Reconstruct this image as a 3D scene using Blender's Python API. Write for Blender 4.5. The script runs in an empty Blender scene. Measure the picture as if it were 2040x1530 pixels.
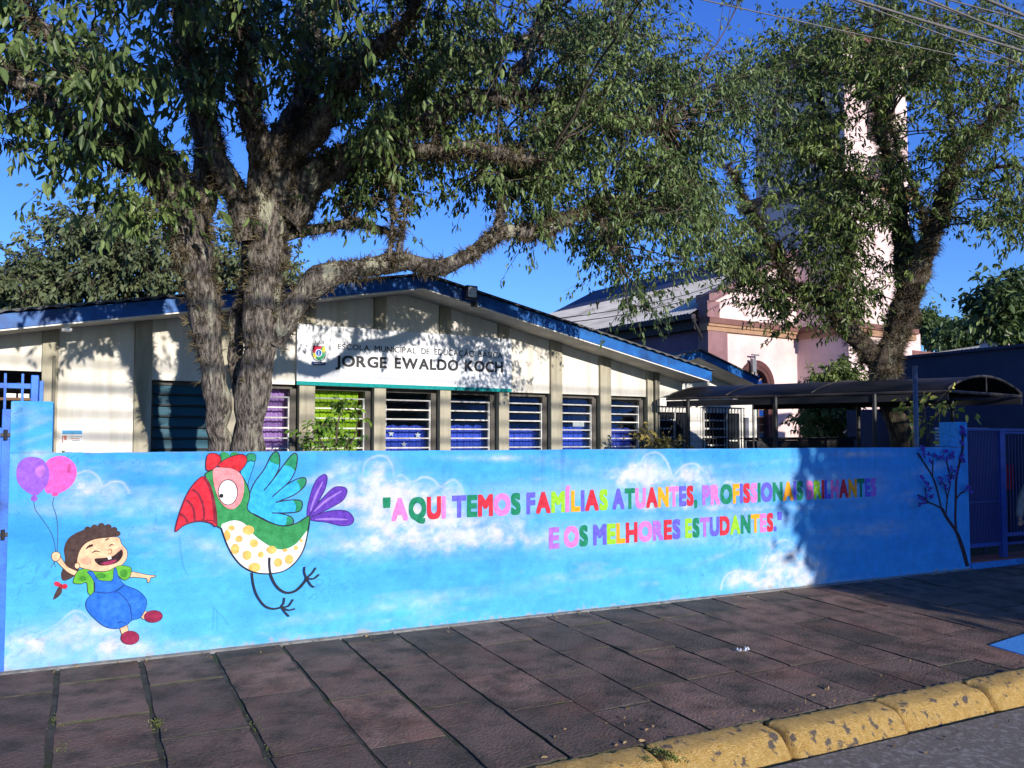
import bpy, bmesh, math, random
import numpy as np
from mathutils import Vector, Matrix

# ------------------------------------------------------------------ camera, light, exposure
scene = bpy.context.scene
C = scene.collection
FPX = 1680.0; SH = 33.0                       # focal length and vertical shift, in pixels of a 2040 px wide frame
CAM = np.array([.49, -6.8, 1.6]); YAW = math.radians(26.9); PIT = math.atan(.046)
cd = bpy.data.cameras.new('camera'); cam = bpy.data.objects.new('camera', cd); C.objects.link(cam)
cam.location = CAM; cam.rotation_euler = (math.pi/2+PIT, 0, -YAW)
cd.sensor_width = 36; cd.lens = 36*FPX/2040; cd.shift_y = SH/2040
cd.clip_start = .05; cd.clip_end = 3000
scene.camera = cam
SUN_EL = math.radians(12.8); SUN_AZ = math.atan2(-.107, .994)   # light travels towards (-.107, +.994)
world = bpy.data.worlds.new('World'); scene.world = world; world.use_nodes = True
wn = world.node_tree.nodes; wl = world.node_tree.links
bg = wn['Background']; bg.inputs['Strength'].default_value = .14
sky = wn.new('ShaderNodeTexSky'); sky.sky_type = 'NISHITA'; sky.sun_disc = False
sky.sun_elevation = SUN_EL; sky.sun_rotation = math.pi+SUN_AZ
sky.altitude = 300; sky.air_density = 1.15; sky.dust_density = .15; sky.ozone_density = 2.6
hs = wn.new('ShaderNodeHueSaturation'); hs.inputs['Saturation'].default_value = 1.15
hs.inputs['Hue'].default_value = .515; hs.inputs['Value'].default_value = 1.0
tm = wn.new('ShaderNodeMix'); tm.data_type = 'RGBA'; tm.blend_type = 'MULTIPLY'; tm.inputs[0].default_value = 1; tm.inputs[7].default_value = (.47, .77, 1.42, 1)   # clear, deep blue air
wl.new(sky.outputs[0], hs.inputs['Color']); wl.new(hs.outputs[0], tm.inputs[6]); wl.new(tm.outputs[2], bg.inputs['Color'])
sd = bpy.data.lights.new('sun', 'SUN'); sun = bpy.data.objects.new('sun', sd); C.objects.link(sun)
sd.energy = 5.0; sd.angle = math.radians(.53); sd.color = (1, .93, .83)
sdir = Vector((-.107*math.cos(SUN_EL), .994*math.cos(SUN_EL), -math.sin(SUN_EL)))
sun.rotation_euler = sdir.to_track_quat('-Z', 'Y').to_euler(); sun.location = (-6, -16, 12)
scene.view_settings.view_transform = 'Standard'; scene.view_settings.look = 'None'
scene.view_settings.exposure = 0.35; scene.view_settings.gamma = 1; scene.view_settings.use_curve_mapping = False

# ------------------------------------------------------------------ geometry helpers
FW0 = np.array([math.sin(YAW), math.cos(YAW), 0]); RT = np.array([math.cos(YAW), -math.sin(YAW), 0])
FW = FW0*math.cos(PIT)+np.array([0, 0, math.sin(PIT)]); UP = np.cross(RT, FW)
def ray(px, py): return RT*((px-1020)/FPX)+UP*((765-py+SH)/FPX)+FW
def B(px, py, d): return CAM+ray(px, py)*d
def hit(px, py, p, n):
    r = ray(px, py); n = np.array(n, float)
    return CAM+r*(np.dot(np.array(p, float)-CAM, n)/np.dot(r, n))
def proj(P):
    q = np.asarray(P, float)-CAM; d = q@FW
    return 1020+FPX*(q@RT)/d, 765+SH-FPX*(q@UP)/d
def W(px, py): q = hit(px, py, (0, 0, 0), (0, 1, 0)); return q[0], q[2]          # on the painted wall
SLOPE = .032
def G(px, py): return hit(px, py, (0, 0, 0), (0, SLOPE, -1))                       # on the pavement
def gz(v): return SLOPE*v
rng = np.random.default_rng(7)
def lin(r, g, b):
    return tuple(((c/255)/12.92 if c/255 <= .04045 else ((c/255+.055)/1.055)**2.4) for c in (r, g, b))

def catmull(P, n=8, closed=False):
    P = np.asarray(P, float); m = len(P); out = []
    segs = m if closed else m-1
    for i in range(segs):
        if closed: a, b, c, d = P[(i-1) % m], P[i], P[(i+1) % m], P[(i+2) % m]
        else: a, b, c, d = P[max(i-1, 0)], P[i], P[i+1], P[min(i+2, m-1)]
        for t in np.arange(n)/n:
            out.append(.5*((2*b)+(-a+c)*t+(2*a-5*b+4*c-d)*t*t+(-a+3*b-3*c+d)*t**3))
    if not closed: out.append(P[-1])
    return np.array(out)

class MB:
    def __init__(s): s.v = []; s.f = []; s.m = []
    def face(s, pts, m=0):
        k = len(s.v); s.v += [tuple(map(float, p)) for p in pts]; s.f.append(tuple(range(k, k+len(pts)))); s.m.append(m)
    def box(s, x0, x1, y0, y1, z0, z1, m=0):
        k = len(s.v)
        s.v += [(x, y, z) for z in (z0, z1) for (x, y) in ((x0, y0), (x1, y0), (x1, y1), (x0, y1))]
        for f in ((0, 3, 2, 1), (4, 5, 6, 7), (0, 1, 5, 4), (1, 2, 6, 5), (2, 3, 7, 6), (3, 0, 4, 7)):
            s.f.append(tuple(k+i for i in f)); s.m.append(m)
        return s
    def prism(s, pts, ext, m=0):
        n = len(pts); k = len(s.v); e = np.array(ext, float); pts = [np.array(p, float) for p in pts]
        s.v += [tuple(p) for p in pts]+[tuple(p+e) for p in pts]
        s.f.append(tuple(range(k, k+n))); s.f.append(tuple(range(k+2*n-1, k+n-1, -1))); s.m += [m, m]
        for i in range(n):
            j = (i+1) % n; s.f.append((k+j, k+i, k+n+i, k+n+j)); s.m.append(m)
        return s
    def tube(s, pts, r, n=8, m=0, cap=True, jit=0):
        pts = np.asarray(pts, float); L = len(pts); r = np.full(L, r) if np.isscalar(r) else np.asarray(r)
        T = np.gradient(pts, axis=0) if L > 2 else np.repeat([pts[-1]-pts[0]], L, 0)
        T = T/np.maximum(np.linalg.norm(T, axis=1, keepdims=True), 1e-9)
        ref = np.array([0, 0, 1.]) if abs(T[0][2]) < .9 else np.array([1., 0, 0])
        a = np.cross(T[0], ref); a /= np.linalg.norm(a); k = len(s.v)
        for i in range(L):
            a = a-T[i]*(a@T[i]); a /= max(np.linalg.norm(a), 1e-9); b = np.cross(T[i], a)
            for j in range(n):
                q = 2*math.pi*j/n; rr = r[i]*(1+(rng.uniform(-jit, jit) if jit else 0))
                s.v.append(tuple(pts[i]+(a*math.cos(q)+b*math.sin(q))*rr))
        for i in range(L-1):
            for j in range(n):
                s.f.append((k+i*n+j, k+i*n+(j+1) % n, k+(i+1)*n+(j+1) % n, k+(i+1)*n+j)); s.m.append(m)
        if cap:
            s.f.append(tuple(k+j for j in range(n-1, -1, -1))); s.f.append(tuple(k+(L-1)*n+j for j in range(n))); s.m += [m, m]
        return s
    def build(s, name, mats, parent=None, smooth=False, bevel=0, loc=None):
        me = bpy.data.meshes.new(name); me.from_pydata(s.v, [], s.f)
        if not isinstance(mats, (list, tuple)): mats = [mats]
        for x in mats: me.materials.append(x)
        me.polygons.foreach_set('material_index', s.m)
        if smooth: me.polygons.foreach_set('use_smooth', [True]*len(s.f))
        me.update()
        o = bpy.data.objects.new(name, me); C.objects.link(o)
        if parent: o.parent = parent
        if loc is not None: o.location = loc
        if bevel:
            b = o.modifiers.new('bevel', 'BEVEL'); b.width = bevel; b.segments = 2; b.limit_method = 'ANGLE'
        return o
def tag(o, label=None, cat=None, group=None, kind=None):
    if label: o['label'] = label
    if cat: o['category'] = cat
    if group: o['group'] = group
    if kind: o['kind'] = kind
    return o
def empty(name, loc=(0, 0, 0), rz=0, label=None, cat=None, group=None):
    o = bpy.data.objects.new(name, None); C.objects.link(o); o.location = loc; o.rotation_euler = (0, 0, rz); o.empty_display_size = .2
    return tag(o, label, cat, group)

# ------------------------------------------------------------------ materials
def mat(name, c1, c2=None, scale=6, rough=.8, bump=0, bscale=60, spec=.3, metal=0, stretch=(1, 1, 1), lo=.35, hi=.65,
        attr=None, trans=0, c3=None, scale3=2.0, detail=6, bdist=.02, l3=(.5, .68)):
    m = bpy.data.materials.new(name); m.use_nodes = True; nt = m.node_tree; N = nt.nodes; L = nt.links
    b = N['Principled BSDF']; b.inputs['Roughness'].default_value = rough; b.inputs['Metallic'].default_value = metal
    b.inputs['Specular IOR Level'].default_value = spec
    tc = N.new('ShaderNodeTexCoord'); mp = N.new('ShaderNodeMapping'); mp.inputs['Scale'].default_value = stretch
    L.new(tc.outputs['Object'], mp.inputs['Vector'])
    def noise(sc, det=detail, ro=.6):
        n = N.new('ShaderNodeTexNoise'); n.inputs['Scale'].default_value = sc; n.inputs['Detail'].default_value = det
        n.inputs['Roughness'].default_value = ro; L.new(mp.outputs[0], n.inputs['Vector']); return n
    def ramp(src, lo, hi):
        r = N.new('ShaderNodeMapRange'); r.inputs['From Min'].default_value = lo; r.inputs['From Max'].default_value = hi
        L.new(src, r.inputs['Value']); return r.outputs[0]
    def mix(f, a, bb):
        x = N.new('ShaderNodeMix'); x.data_type = 'RGBA'
        L.new(f, x.inputs['Factor']) if not isinstance(f, (int, float)) else x.inputs['Factor'].__setattr__('default_value', f)
        for s_, q in ((6, a), (7, bb)):
            if isinstance(q, tuple): x.inputs[s_].default_value = (*q, 1)
            else: L.new(q, x.inputs[s_])
        return x.outputs[2]
    col = None
    if attr:
        at = N.new('ShaderNodeAttribute'); at.attribute_name = attr
        if c2 is None: col = at.outputs['Color']
        else: col = mix(at.outputs['Fac'], c1, c2)
        if c3 is not None: col = mix(ramp(noise(scale).outputs[0], lo, hi), col, c3)
    elif c2 is not None:
        col = mix(ramp(noise(scale).outputs[0], lo, hi), c1, c2)
        if c3 is not None: col = mix(ramp(noise(scale3).outputs[0], *l3), col, c3)
    if col is None: b.inputs['Base Color'].default_value = (*c1, 1)
    else: L.new(col, b.inputs['Base Color'])
    if bump:
        bp = N.new('ShaderNodeBump'); bp.inputs['Strength'].default_value = min(1, bump); bp.inputs['Distance'].default_value = bdist
        L.new(noise(bscale, 5).outputs[0], bp.inputs['Height']); L.new(bp.outputs[0], b.inputs['Normal'])
    if trans:
        t = N.new('ShaderNodeBsdfTranslucent'); ms = N.new('ShaderNodeMixShader'); ms.inputs[0].default_value = trans
        if col is None: t.inputs['Color'].default_value = (*c1, 1)
        else: L.new(col, t.inputs['Color'])
        out = N['Material Output']; L.new(b.outputs[0], ms.inputs[1]); L.new(t.outputs[0], ms.inputs[2]); L.new(ms.outputs[0], out.inputs['Surface'])
    return m
def paint(name, rgb, rough=.75):                # wall paint: brushed, a little uneven
    a = tuple(q*.8 for q in lin(*rgb)); b = tuple(min(1, x*1.22+.014) for x in a); c = tuple(x*.76 for x in a)
    return mat(name, c, b, scale=26, rough=rough, bump=.45, bscale=90, lo=.3, hi=.7, spec=.2)
def glass(name, tint=(.6, .7, .8), tr=.7):
    m = bpy.data.materials.new(name); m.use_nodes = True; N = m.node_tree.nodes; L = m.node_tree.links
    t = N.new('ShaderNodeBsdfTransparent'); t.inputs[0].default_value = (*tint, 1)
    g = N.new('ShaderNodeBsdfGlossy'); g.inputs['Roughness'].default_value = .06
    lw = N.new('ShaderNodeFresnel'); lw.inputs[0].default_value = 1.45
    ms = N.new('ShaderNodeMixShader'); L.new(lw.outputs[0], ms.inputs[0]); L.new(t.outputs[0], ms.inputs[1]); L.new(g.outputs[0], ms.inputs[2])
    L.new(ms.outputs[0], N['Material Output'].inputs['Surface']); return m
MT = {}
MT['dark_metal'] = mat('dark_metal', (.02, .02, .022), rough=.5)
MT['grey_metal'] = mat('grey_metal', (.25, .26, .27), (.16, .16, .16), scale=10, rough=.5, metal=.4)
MT['white'] = mat('white_paint', (.78, .77, .73), (.62, .6, .56), scale=9, rough=.6)
MT['black'] = mat('black_paint', (.012, .012, .014), rough=.6)

def fbm(x, y, seed, octaves=5, gain=.55):
    r = np.random.default_rng(seed); tot = np.zeros_like(x); amp = 1; norm = 0
    for o in range(octaves):
        g = r.random((64, 64)); xi = np.floor(x).astype(int); yi = np.floor(y).astype(int)
        fx = x-xi; fy = y-yi; fx = fx*fx*(3-2*fx); fy = fy*fy*(3-2*fy)
        a = g[yi % 64, xi % 64]; b = g[yi % 64, (xi+1) % 64]; c = g[(yi+1) % 64, xi % 64]; d = g[(yi+1) % 64, (xi+1) % 64]
        tot += amp*((a*(1-fx)+b*fx)*(1-fy)+(c*(1-fx)+d*fx)*fy); norm += amp
        amp *= gain; x = x*2.03+17.3; y = y*2.03+5.1
    return tot/norm

# ------------------------------------------------------------------ ground, pavement, kerb, road
M_road = mat('asphalt', (.14, .122, .102), (.33, .292, .25), scale=90, rough=.95, bump=.9, bscale=260, lo=.3, hi=.75, c3=(.42, .39, .35), scale3=25)
M_joint = mat('joint_soil', (.04, .038, .031), (.10, .094, .08), scale=9, rough=1, bump=.8, bscale=120, c3=(.05, .07, .02), scale3=2.3)
M_slab = mat('paving_stone', lin(86, 75, 64), lin(154, 121, 103), attr='tone', c3=lin(66, 57, 45), scale=4, rough=.9, bump=1.0, bscale=52, bdist=.02, lo=.44, hi=.66, detail=10)
def slab_layers(m):                      # blotches of rust red and grey dust, fine grain
    N = m.node_tree.nodes; L = m.node_tree.links; b = N['Principled BSDF']; src = b.inputs['Base Color'].links[0].from_socket; tc = N.new('ShaderNodeTexCoord')
    for sc, lo, hi, col, f in ((1.7, .5, .68, lin(136, 90, 70), .45), (3.1, .56, .74, lin(108, 98, 80), .6), (120, .52, .7, lin(176, 160, 152), .3), (95, .54, .72, lin(48, 40, 38), .5), (.9, .52, .7, lin(54, 52, 38), .65)):
        n = N.new('ShaderNodeTexNoise'); n.inputs['Scale'].default_value = sc; n.inputs['Detail'].default_value = 8; n.inputs['Roughness'].default_value = .68; L.new(tc.outputs['Object'], n.inputs['Vector'])
        r = N.new('ShaderNodeMapRange'); r.inputs['From Min'].default_value = lo; r.inputs['From Max'].default_value = hi; r.inputs['To Max'].default_value = f; L.new(n.outputs[0], r.inputs['Value'])
        x = N.new('ShaderNodeMix'); x.data_type = 'RGBA'; L.new(r.outputs[0], x.inputs['Factor']); L.new(src, x.inputs[6]); x.inputs[7].default_value = (*col, 1); src = x.outputs[2]
    L.new(src, b.inputs['Base Color'])
slab_layers(M_slab)
M_court = mat('courtyard_soil', (.09, .08, .06), (.06, .075, .03), scale=2, rough=1)
g = MB(); g.face([(-400, 60.0, -.25), (-400, -300, -.25), (400, -300, -.25), (400, 60, -.25)]); g.face([(-400, 60.0, -.25), (400, 60, -.25), (400, 600, -.25), (-400, 600, -.25)])
tag(g.build('ground', M_court), kind='structure')
def grid(x0, x1, nx, y0, y1, ny, zf):
    X, Y = np.meshgrid(np.linspace(x0, x1, nx), np.linspace(y0, y1, ny)); Z = zf(X, Y)
    m = MB(); m.v = list(zip(X.ravel(), Y.ravel(), Z.ravel()))
    for j in range(ny-1):
        for i in range(nx-1): m.f.append((j*nx+i, j*nx+i+1, (j+1)*nx+i+1, (j+1)*nx+i)); m.m.append(0)
    return m
tag(grid(-60, 60, 121, -11.0, -3.2, 27, lambda X, Y: -.215+.012*(fbm(X*.8, Y*.8, 3)-.5)).build('road', M_road, smooth=True), kind='structure')
c = MB(); c.box(-60, 60, .14, 5.0, -.24, 0); c.box(-60, 60, 5, 40, -.24, -.03); tag(c.build('courtyard', M_court), kind='structure')
# pavement: stone slabs in columns running back to the wall, joints of soil and moss
KV = -2.88
j = MB(); j.face([(-14, KV, gz(KV)-.011), (30, KV, gz(KV)-.011), (30, .02, -.011), (-14, .02, -.011)])
tag(j.build('sidewalk_bed', M_joint), kind='structure')
us = [-14+.0]
meas = {0.36: [-.42, -1.22, -1.98], .89: [-.68, -1.72], 1.39: [-.27, -1.2, -2.2], 1.9: [-.5, -1.45, -2.3], 2.37: [-.22, -1.0, -1.85]}
jl = [.36-.5*k for k in range(28, 0, -1)]+[.36, .89, 1.39, 1.9, 2.37, 2.83]+[2.83+.475*k for k in range(1, 56)]
jl = [q+(rng.uniform(-.03, .03) if not (.3 < q < 2.9) else 0) for q in jl]
SV = []; SF = []; ST = []; SM = []
def slab(u0, u1, v0, v1, gap):
    gu = gap[0]/2; gv = gap[1]/2
    def edge(a, b, n):
        out = []
        for t in np.arange(n)/n: out.append((a[0]+(b[0]-a[0])*t+rng.uniform(-.005, .005), a[1]+(b[1]-a[1])*t+rng.uniform(-.005, .005)))
        return out
    cs = [(u0+gu+rng.uniform(0, .006), v0+gv), (u1-gu, v0+gv+rng.uniform(0, .01)), (u1-gu-rng.uniform(0, .006), v1-gv), (u0+gu, v1-gv-rng.uniform(0, .01))]
    P = edge(cs[0], cs[1], 7)+edge(cs[1], cs[2], 8)+edge(cs[2], cs[3], 7)+edge(cs[3], cs[0], 8)
    cx = (u0+u1)/2; cy = (v0+v1)/2; ta = rng.normal(0, .006); tb = rng.normal(0, .006); dz = rng.normal(0, .0015)
    n = len(P); k = len(SV); z = lambda p, e: gz(p[1])+dz+ta*(p[0]-cx)+tb*(p[1]-cy)-e
    inn = [(cx+(p[0]-cx)*.985, cy+(p[1]-cy)*.99) for p in P]
    SV.extend([(p[0], p[1], z(p, .001)) for p in inn]); SV.extend([(p[0], p[1], z(p, .002)) for p in P]); SV.extend([(p[0], p[1], z(p, .03)) for p in P])
    tone = float(np.clip(rng.normal(.42, .24), 0, 1))
    SF.append(tuple(range(k, k+n))); ST.append(tone); SM.append(0)
    for r_ in range(2):
        for i in range(n):
            q = (i+1) % n; SF.append((k+r_*n+i, k+(r_+1)*n+i, k+(r_+1)*n+q, k+r_*n+q)); ST.append(tone*.9); SM.append(r_)
for i in range(len(jl)-1):
    u0, u1 = jl[i], jl[i+1]
    key = [k for k in meas if abs(k-u0) < .02]
    cuts = list(meas[key[0]]) if key else []
    if not cuts:
        v = -rng.uniform(.25, .75)
        while v > KV+.3: cuts.append(v); v -= rng.choice([.62, .7, .78, .9])*rng.uniform(.95, 1.05)
    cuts = [-.035]+cuts+[KV]
    wide = .034 if u0 < 1.6 else (.022 if u0 < 3.2 else .013)
    for a, b in zip(cuts[1:], cuts[:-1]): slab(u0, u1, a, b, (wide*rng.uniform(.8, 1.2), rng.uniform(.007, .015)))
me = bpy.data.meshes.new('sidewalk'); me.from_pydata(SV, [], SF); me.materials.append(M_slab); me.materials.append(M_joint); me.polygons.foreach_set('material_index', SM)
at = me.attributes.new('tone', 'FLOAT', 'FACE'); at.data.foreach_set('value', ST); me.update()
o = bpy.data.objects.new('sidewalk', me); C.objects.link(o); tag(o, kind='structure')
# kerb of worn yellow stones
M_kerb = mat('kerb_paint', lin(216, 170, 88), lin(242, 204, 128), scale=40, rough=.9, bump=1.0, bscale=130, c3=lin(120, 108, 98), scale3=11, bdist=.05, l3=(.58, .63))
prof = [(-2.86, -.35), (-2.872, -.13), (-2.876, -.096), (-2.90, -.090), (-2.95, -.092), (-3.0, -.095), (-3.045, -.099), (-3.075, -.108), (-3.098, -.13), (-3.118, -.16), (-3.138, -.19), (-3.155, -.22), (-3.17, -.3)]
ks = [3.0, 3.62, 4.4, 5.35, 6.25, 7.1]
_k = [G(1330, 1512)[0], G(1582, 1465)[0], G(1790, 1410)[0], G(1965, 1372)[0]]
ks = sorted([_k[0]-.8*i for i in range(1, 20)]+_k+[_k[3]+.8*i for i in range(1, 30)])
kb = MB()
for a, b in zip(ks[:-1], ks[1:]):
    n = 46; k0 = len(kb.v); oz = rng.normal(0, .005); oy = rng.normal(0, .008)
    for i in range(n+1):
        t = i/n; u = a+.016+(b-a-.032)*t; e = min(t, 1-t)*(b-a); sh = .026*math.exp(-e/.022)
        for q, (v, z) in enumerate(prof):
            nn = .036*(fbm(np.array([u*14]), np.array([q*.5]), 11, 5, .72)[0]-.5)
            s_ = 1 if 2 < q < 12 else 0
            kb.v.append((u, v+oy+nn*s_+sh*.3*s_*(1 if v < -3 else -1), z+oz+(nn-sh)*s_))
    m_ = len(prof)
    for i in range(n):
        for q in range(m_-1): kb.f.append((k0+i*m_+q, k0+i*m_+q+1, k0+(i+1)*m_+q+1, k0+(i+1)*m_+q)); kb.m.append(0)
    kb.f.append(tuple(k0+q for q in range(m_-1, -1, -1))); kb.f.append(tuple(k0+n*m_+q for q in range(m_))); kb.m += [0, 0]
tag(kb.build('kerb', M_kerb, smooth=True), kind='structure')
# kerb joint filler of dirt below the stones
f = MB(); f.box(-14, 30, -3.05, -2.885, -.4, -.16); tag(f.build('kerb_bed', M_joint), kind='structure')
# ------------------------------------------------------------------ the painted wall
M_block = paint('wall_blue_paint', (76, 178, 245))
wall = empty('mural_wall', (0, 0, 0), 0, 'long low street wall painted with a sky mural, a girl, a bird and a motto', 'wall')
UX0, UX1, WH, PH = .035, 10.29, 1.507, 1.868
res = .0105
xs = np.arange(UX0, UX1+res, res); zs = np.arange(-.02, WH+res*.5, res); xs[-1] = UX1; zs[-1] = WH
def mural_color(U, Z):
    PX, PY = proj(np.stack([U, np.zeros_like(U), Z], -1))
    base = np.array(lin(68, 162, 224)); deep = np.array(lin(50, 140, 215)); pale = np.array(lin(86, 180, 230)); white = np.array([.60, .61, .63])
    n1 = fbm(U*1.1, Z*2.2, 21); n2 = fbm(U*3.5+2, Z*7, 22); n3 = fbm(U*9, Z*12, 23, 5, .65); n4 = fbm(U*1.3+9, Z*4.5, 29, 5, .6)
    t = np.clip((n1-.35)*2.6, 0, 1)[..., None]; col = base*(1-t)+deep*t
    hgt = np.clip(Z/1.5, 0, 1)
    t = np.clip((.62-hgt)*1.0+(n2-.5)*.6, 0, .8)[..., None]; col = col*(1-t)+pale*t
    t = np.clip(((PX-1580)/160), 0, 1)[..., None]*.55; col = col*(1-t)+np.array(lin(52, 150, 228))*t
    m = np.zeros_like(U)
    def blob(x, y, rx, ry, s, ang=0):
        c_, s_ = math.cos(ang), math.sin(ang); dx = (PX-x)*c_+(PY-y)*s_; dy = -(PX-x)*s_+(PY-y)*c_
        return s*np.exp(-((dx/rx)**2+(dy/ry)**2))
    soft = [(180, 975, 60, 26, .8), (140, 1012, 110, 16, .45), (60, 930, 50, 30, .5), (70, 905, 50, 9, .8, -.15), (330, 1005, 80, 14, .5), (310, 1055, 70, 12, .4),
            (400, 1080, 110, 16, .4, .1), (560, 1100, 150, 14, .35, -.08), (430, 925, 100, 10, .3), (640, 950, 90, 9, .4, -.3), (700, 985, 60, 30, .7), (690, 930, 50, 20, .4),
            (760, 950, 36, 36, .9), (738, 1000, 70, 45, .9), (835, 990, 60, 32, .9), (905, 985, 30, 25, .8), (830, 1050, 140, 40, .95), (960, 1062, 110, 30, .75), (780, 1090, 120, 22, .6),
            (1060, 1072, 60, 14, .35), (1290, 935, 36, 34, .95), (1380, 945, 36, 22, .9), (1245, 945, 55, 24, .7), (1320, 985, 110, 22, .7), (1450, 962, 130, 12, .55, .05),
            (1000, 912, 110, 7, .5), (1500, 925, 120, 7, .35, -.08), (1080, 955, 30, 8, .4), (1160, 1010, 300, 12, .4), (1330, 1075, 220, 16, .5), (1500, 1010, 200, 10, .45),
            (1560, 1110, 40, 34, 1.1), (1590, 1135, 45, 30, 1.1), (1500, 1150, 60, 18, .9), (1620, 1150, 32, 22, .8), (1540, 1165, 110, 12, .5), (1440, 1105, 60, 7, .45, -.35),
            (1740, 1048, 65, 12, .55, -.05), (1720, 1060, 90, 9, .4), (1800, 985, 80, 8, .4, -.25), (1850, 935, 70, 10, .4, -.3), (1700, 905, 80, 7, .6), (1680, 1085, 40, 10, .3),
            (60, 850, 60, 6, .5, -.35), (70, 875, 50, 5, .4, -.3), (60, 820, 60, 5, .35, -.2), (150, 1270, 130, 32, .95), (190, 1240, 60, 20, .8), (60, 1285, 50, 22, .7), (260, 1290, 60, 20, .7),
            (420, 1290, 200, 14, .45), (640, 1230, 120, 10, .3, -.15), (900, 1190, 160, 12, .3, -.1), (1180, 1150, 120, 8, .3, -.1), (340, 940, 60, 8, .3)]
    for q in soft: m = m+blob(*q)
    m = m*np.clip(.35+1.5*(n3-.2), .15, 1.35)*np.clip(.5+1.3*(n2-.15), .3, 1.3); m = m*np.clip(.5+m*.7, .45, .98)
    m += np.clip((n4-.62)*1.6, 0, .2)*np.clip((n3)*1.6, 0, 1)
    # big edge of the cloud at lower left
    ex = np.interp(PX, [0, 30, 60, 90, 120, 150, 185, 210, 300, 360], [1310, 1285, 1262, 1258, 1238, 1216, 1236, 1262, 1295, 1320])
    below = np.clip((PY-ex)/10, 0, 1)*np.clip((330-PX)/90, 0, 1); m = np.maximum(m, below*np.clip(.62+.5*(n3-.5), 0, 1)*np.clip(1.25-(PY-ex)/110, .3, 1))
    def stroke(pts, w, s):
        nonlocal m
        P = catmull(pts, 8); d = np.full(U.shape, 1e9)
        sel = (PX > P[:, 0].min()-4*w) & (PX < P[:, 0].max()+4*w) & (PY > P[:, 1].min()-4*w) & (PY < P[:, 1].max()+4*w)
        x = PX[sel]; y = PY[sel]; dd = np.full(x.shape, 1e9)
        for a, b in zip(P[:-1], P[1:]):
            e = b-a; L2 = max((e*e).sum(), 1e-6); t = np.clip(((x-a[0])*e[0]+(y-a[1])*e[1])/L2, 0, 1)
            dd = np.minimum(dd, np.hypot(x-a[0]-t*e[0], y-a[1]-t*e[1]))
        add = np.zeros_like(m); add[sel] = s*np.exp(-(dd/w)**2)*np.clip(.3+1.2*n2[sel], .2, 1); m = np.maximum(m, add)
    K = [[(722, 948), (728, 922), (748, 909), (770, 911), (782, 930), (787, 950), (800, 946), (820, 960), (842, 951), (862, 955), (878, 970), (890, 962), (905, 956), (920, 972), (926, 992)],
         [(724, 962), (745, 950), (775, 958), (795, 980)], [(962, 1030), (966, 1050), (980, 1056), (996, 1044), (1015, 1050)], [(730, 1015), (760, 1000), (800, 1010)],
         [(1277, 960), (1276, 925), (1290, 905), (1312, 903), (1328, 920), (1338, 945), (1345, 960)], [(1345, 945), (1362, 928), (1385, 924), (1402, 938)], [(1268, 962), (1262, 950), (1285, 948), (1300, 940)],
         [(1436, 1174), (1444, 1150), (1465, 1138), (1500, 1140), (1518, 1132), (1526, 1112), (1545, 1084), (1566, 1076), (1592, 1092), (1612, 1116), (1630, 1135), (1642, 1158)],
         [(1560, 1140), (1575, 1118), (1600, 1125)], [(150, 945), (175, 938), (195, 950), (206, 968), (222, 960), (245, 962), (258, 982)],
         [(20, 1292), (45, 1270), (75, 1262), (110, 1246), (150, 1217), (185, 1237)]]
    for k in K: stroke(k, 2.6, .82)
    for k in ([(765, 1010), (900, 1000), (1100, 985), (1350, 968), (1600, 965), (1745, 965)], [(1095, 1070), (1300, 1055), (1555, 1035)]): stroke(k, 30, .36)
    m = (np.clip(m, 0, 1)*np.clip(.8+.5*(n3-.45), .6, 1))[..., None]; tint = white*(.93+.1*(n2-.5))[..., None]
    warm = np.array([.60, .57, .53]); w = np.clip((n3-.5)*2.2, 0, .5)[..., None]; tint = tint*(1-w)+warm*w
    col = col*(1-m)+tint*m
    col *= (.92+.36*(fbm(U*15, Z*15, 31, 5, .7)-.5)+.14*(fbm(U*2.2, Z*30, 35, 4)-.5))[..., None]
    # worn, chipped foot of the wall
    foot = np.clip((.035+.16*(n3-.5)-Z)/.02, 0, 1)*np.clip((fbm(U*23, Z*31, 33, 5, .7)-.44)*6, 0, 1)
    col = col*(1-foot[..., None]*.85)+np.array([.32, .3, .27])*foot[..., None]*.85
    run = np.clip((fbm(U*11, Z*.5, 37, 3)-.62)*5, 0, 1)*np.clip((Z-.9)/.6, 0, 1)*.22
    top = np.clip((Z-WH+.02)/.02, 0, 1)*np.clip((fbm(U*7, Z*9, 43, 4)-.4)*4, 0, 1)*(Z <= WH+.001)*.55; col = col*(1-top[..., None])+np.array([.2, .24, .26])*top[..., None]
    crack = np.clip(1-np.abs(fbm(U*1.7, Z*1.7, 45, 5, .6)-.5)*190, 0, 1)*np.clip((fbm(U*.6, Z*.6, 47, 2)-.52)*8, 0, 1)*.3
    return col*(1-run[..., None])*(1-crack[..., None])
M_mural = mat('mural_paint', (1, 1, 1), attr='paint', rough=.75, bump=.6, bscale=75, spec=.22)
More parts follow.
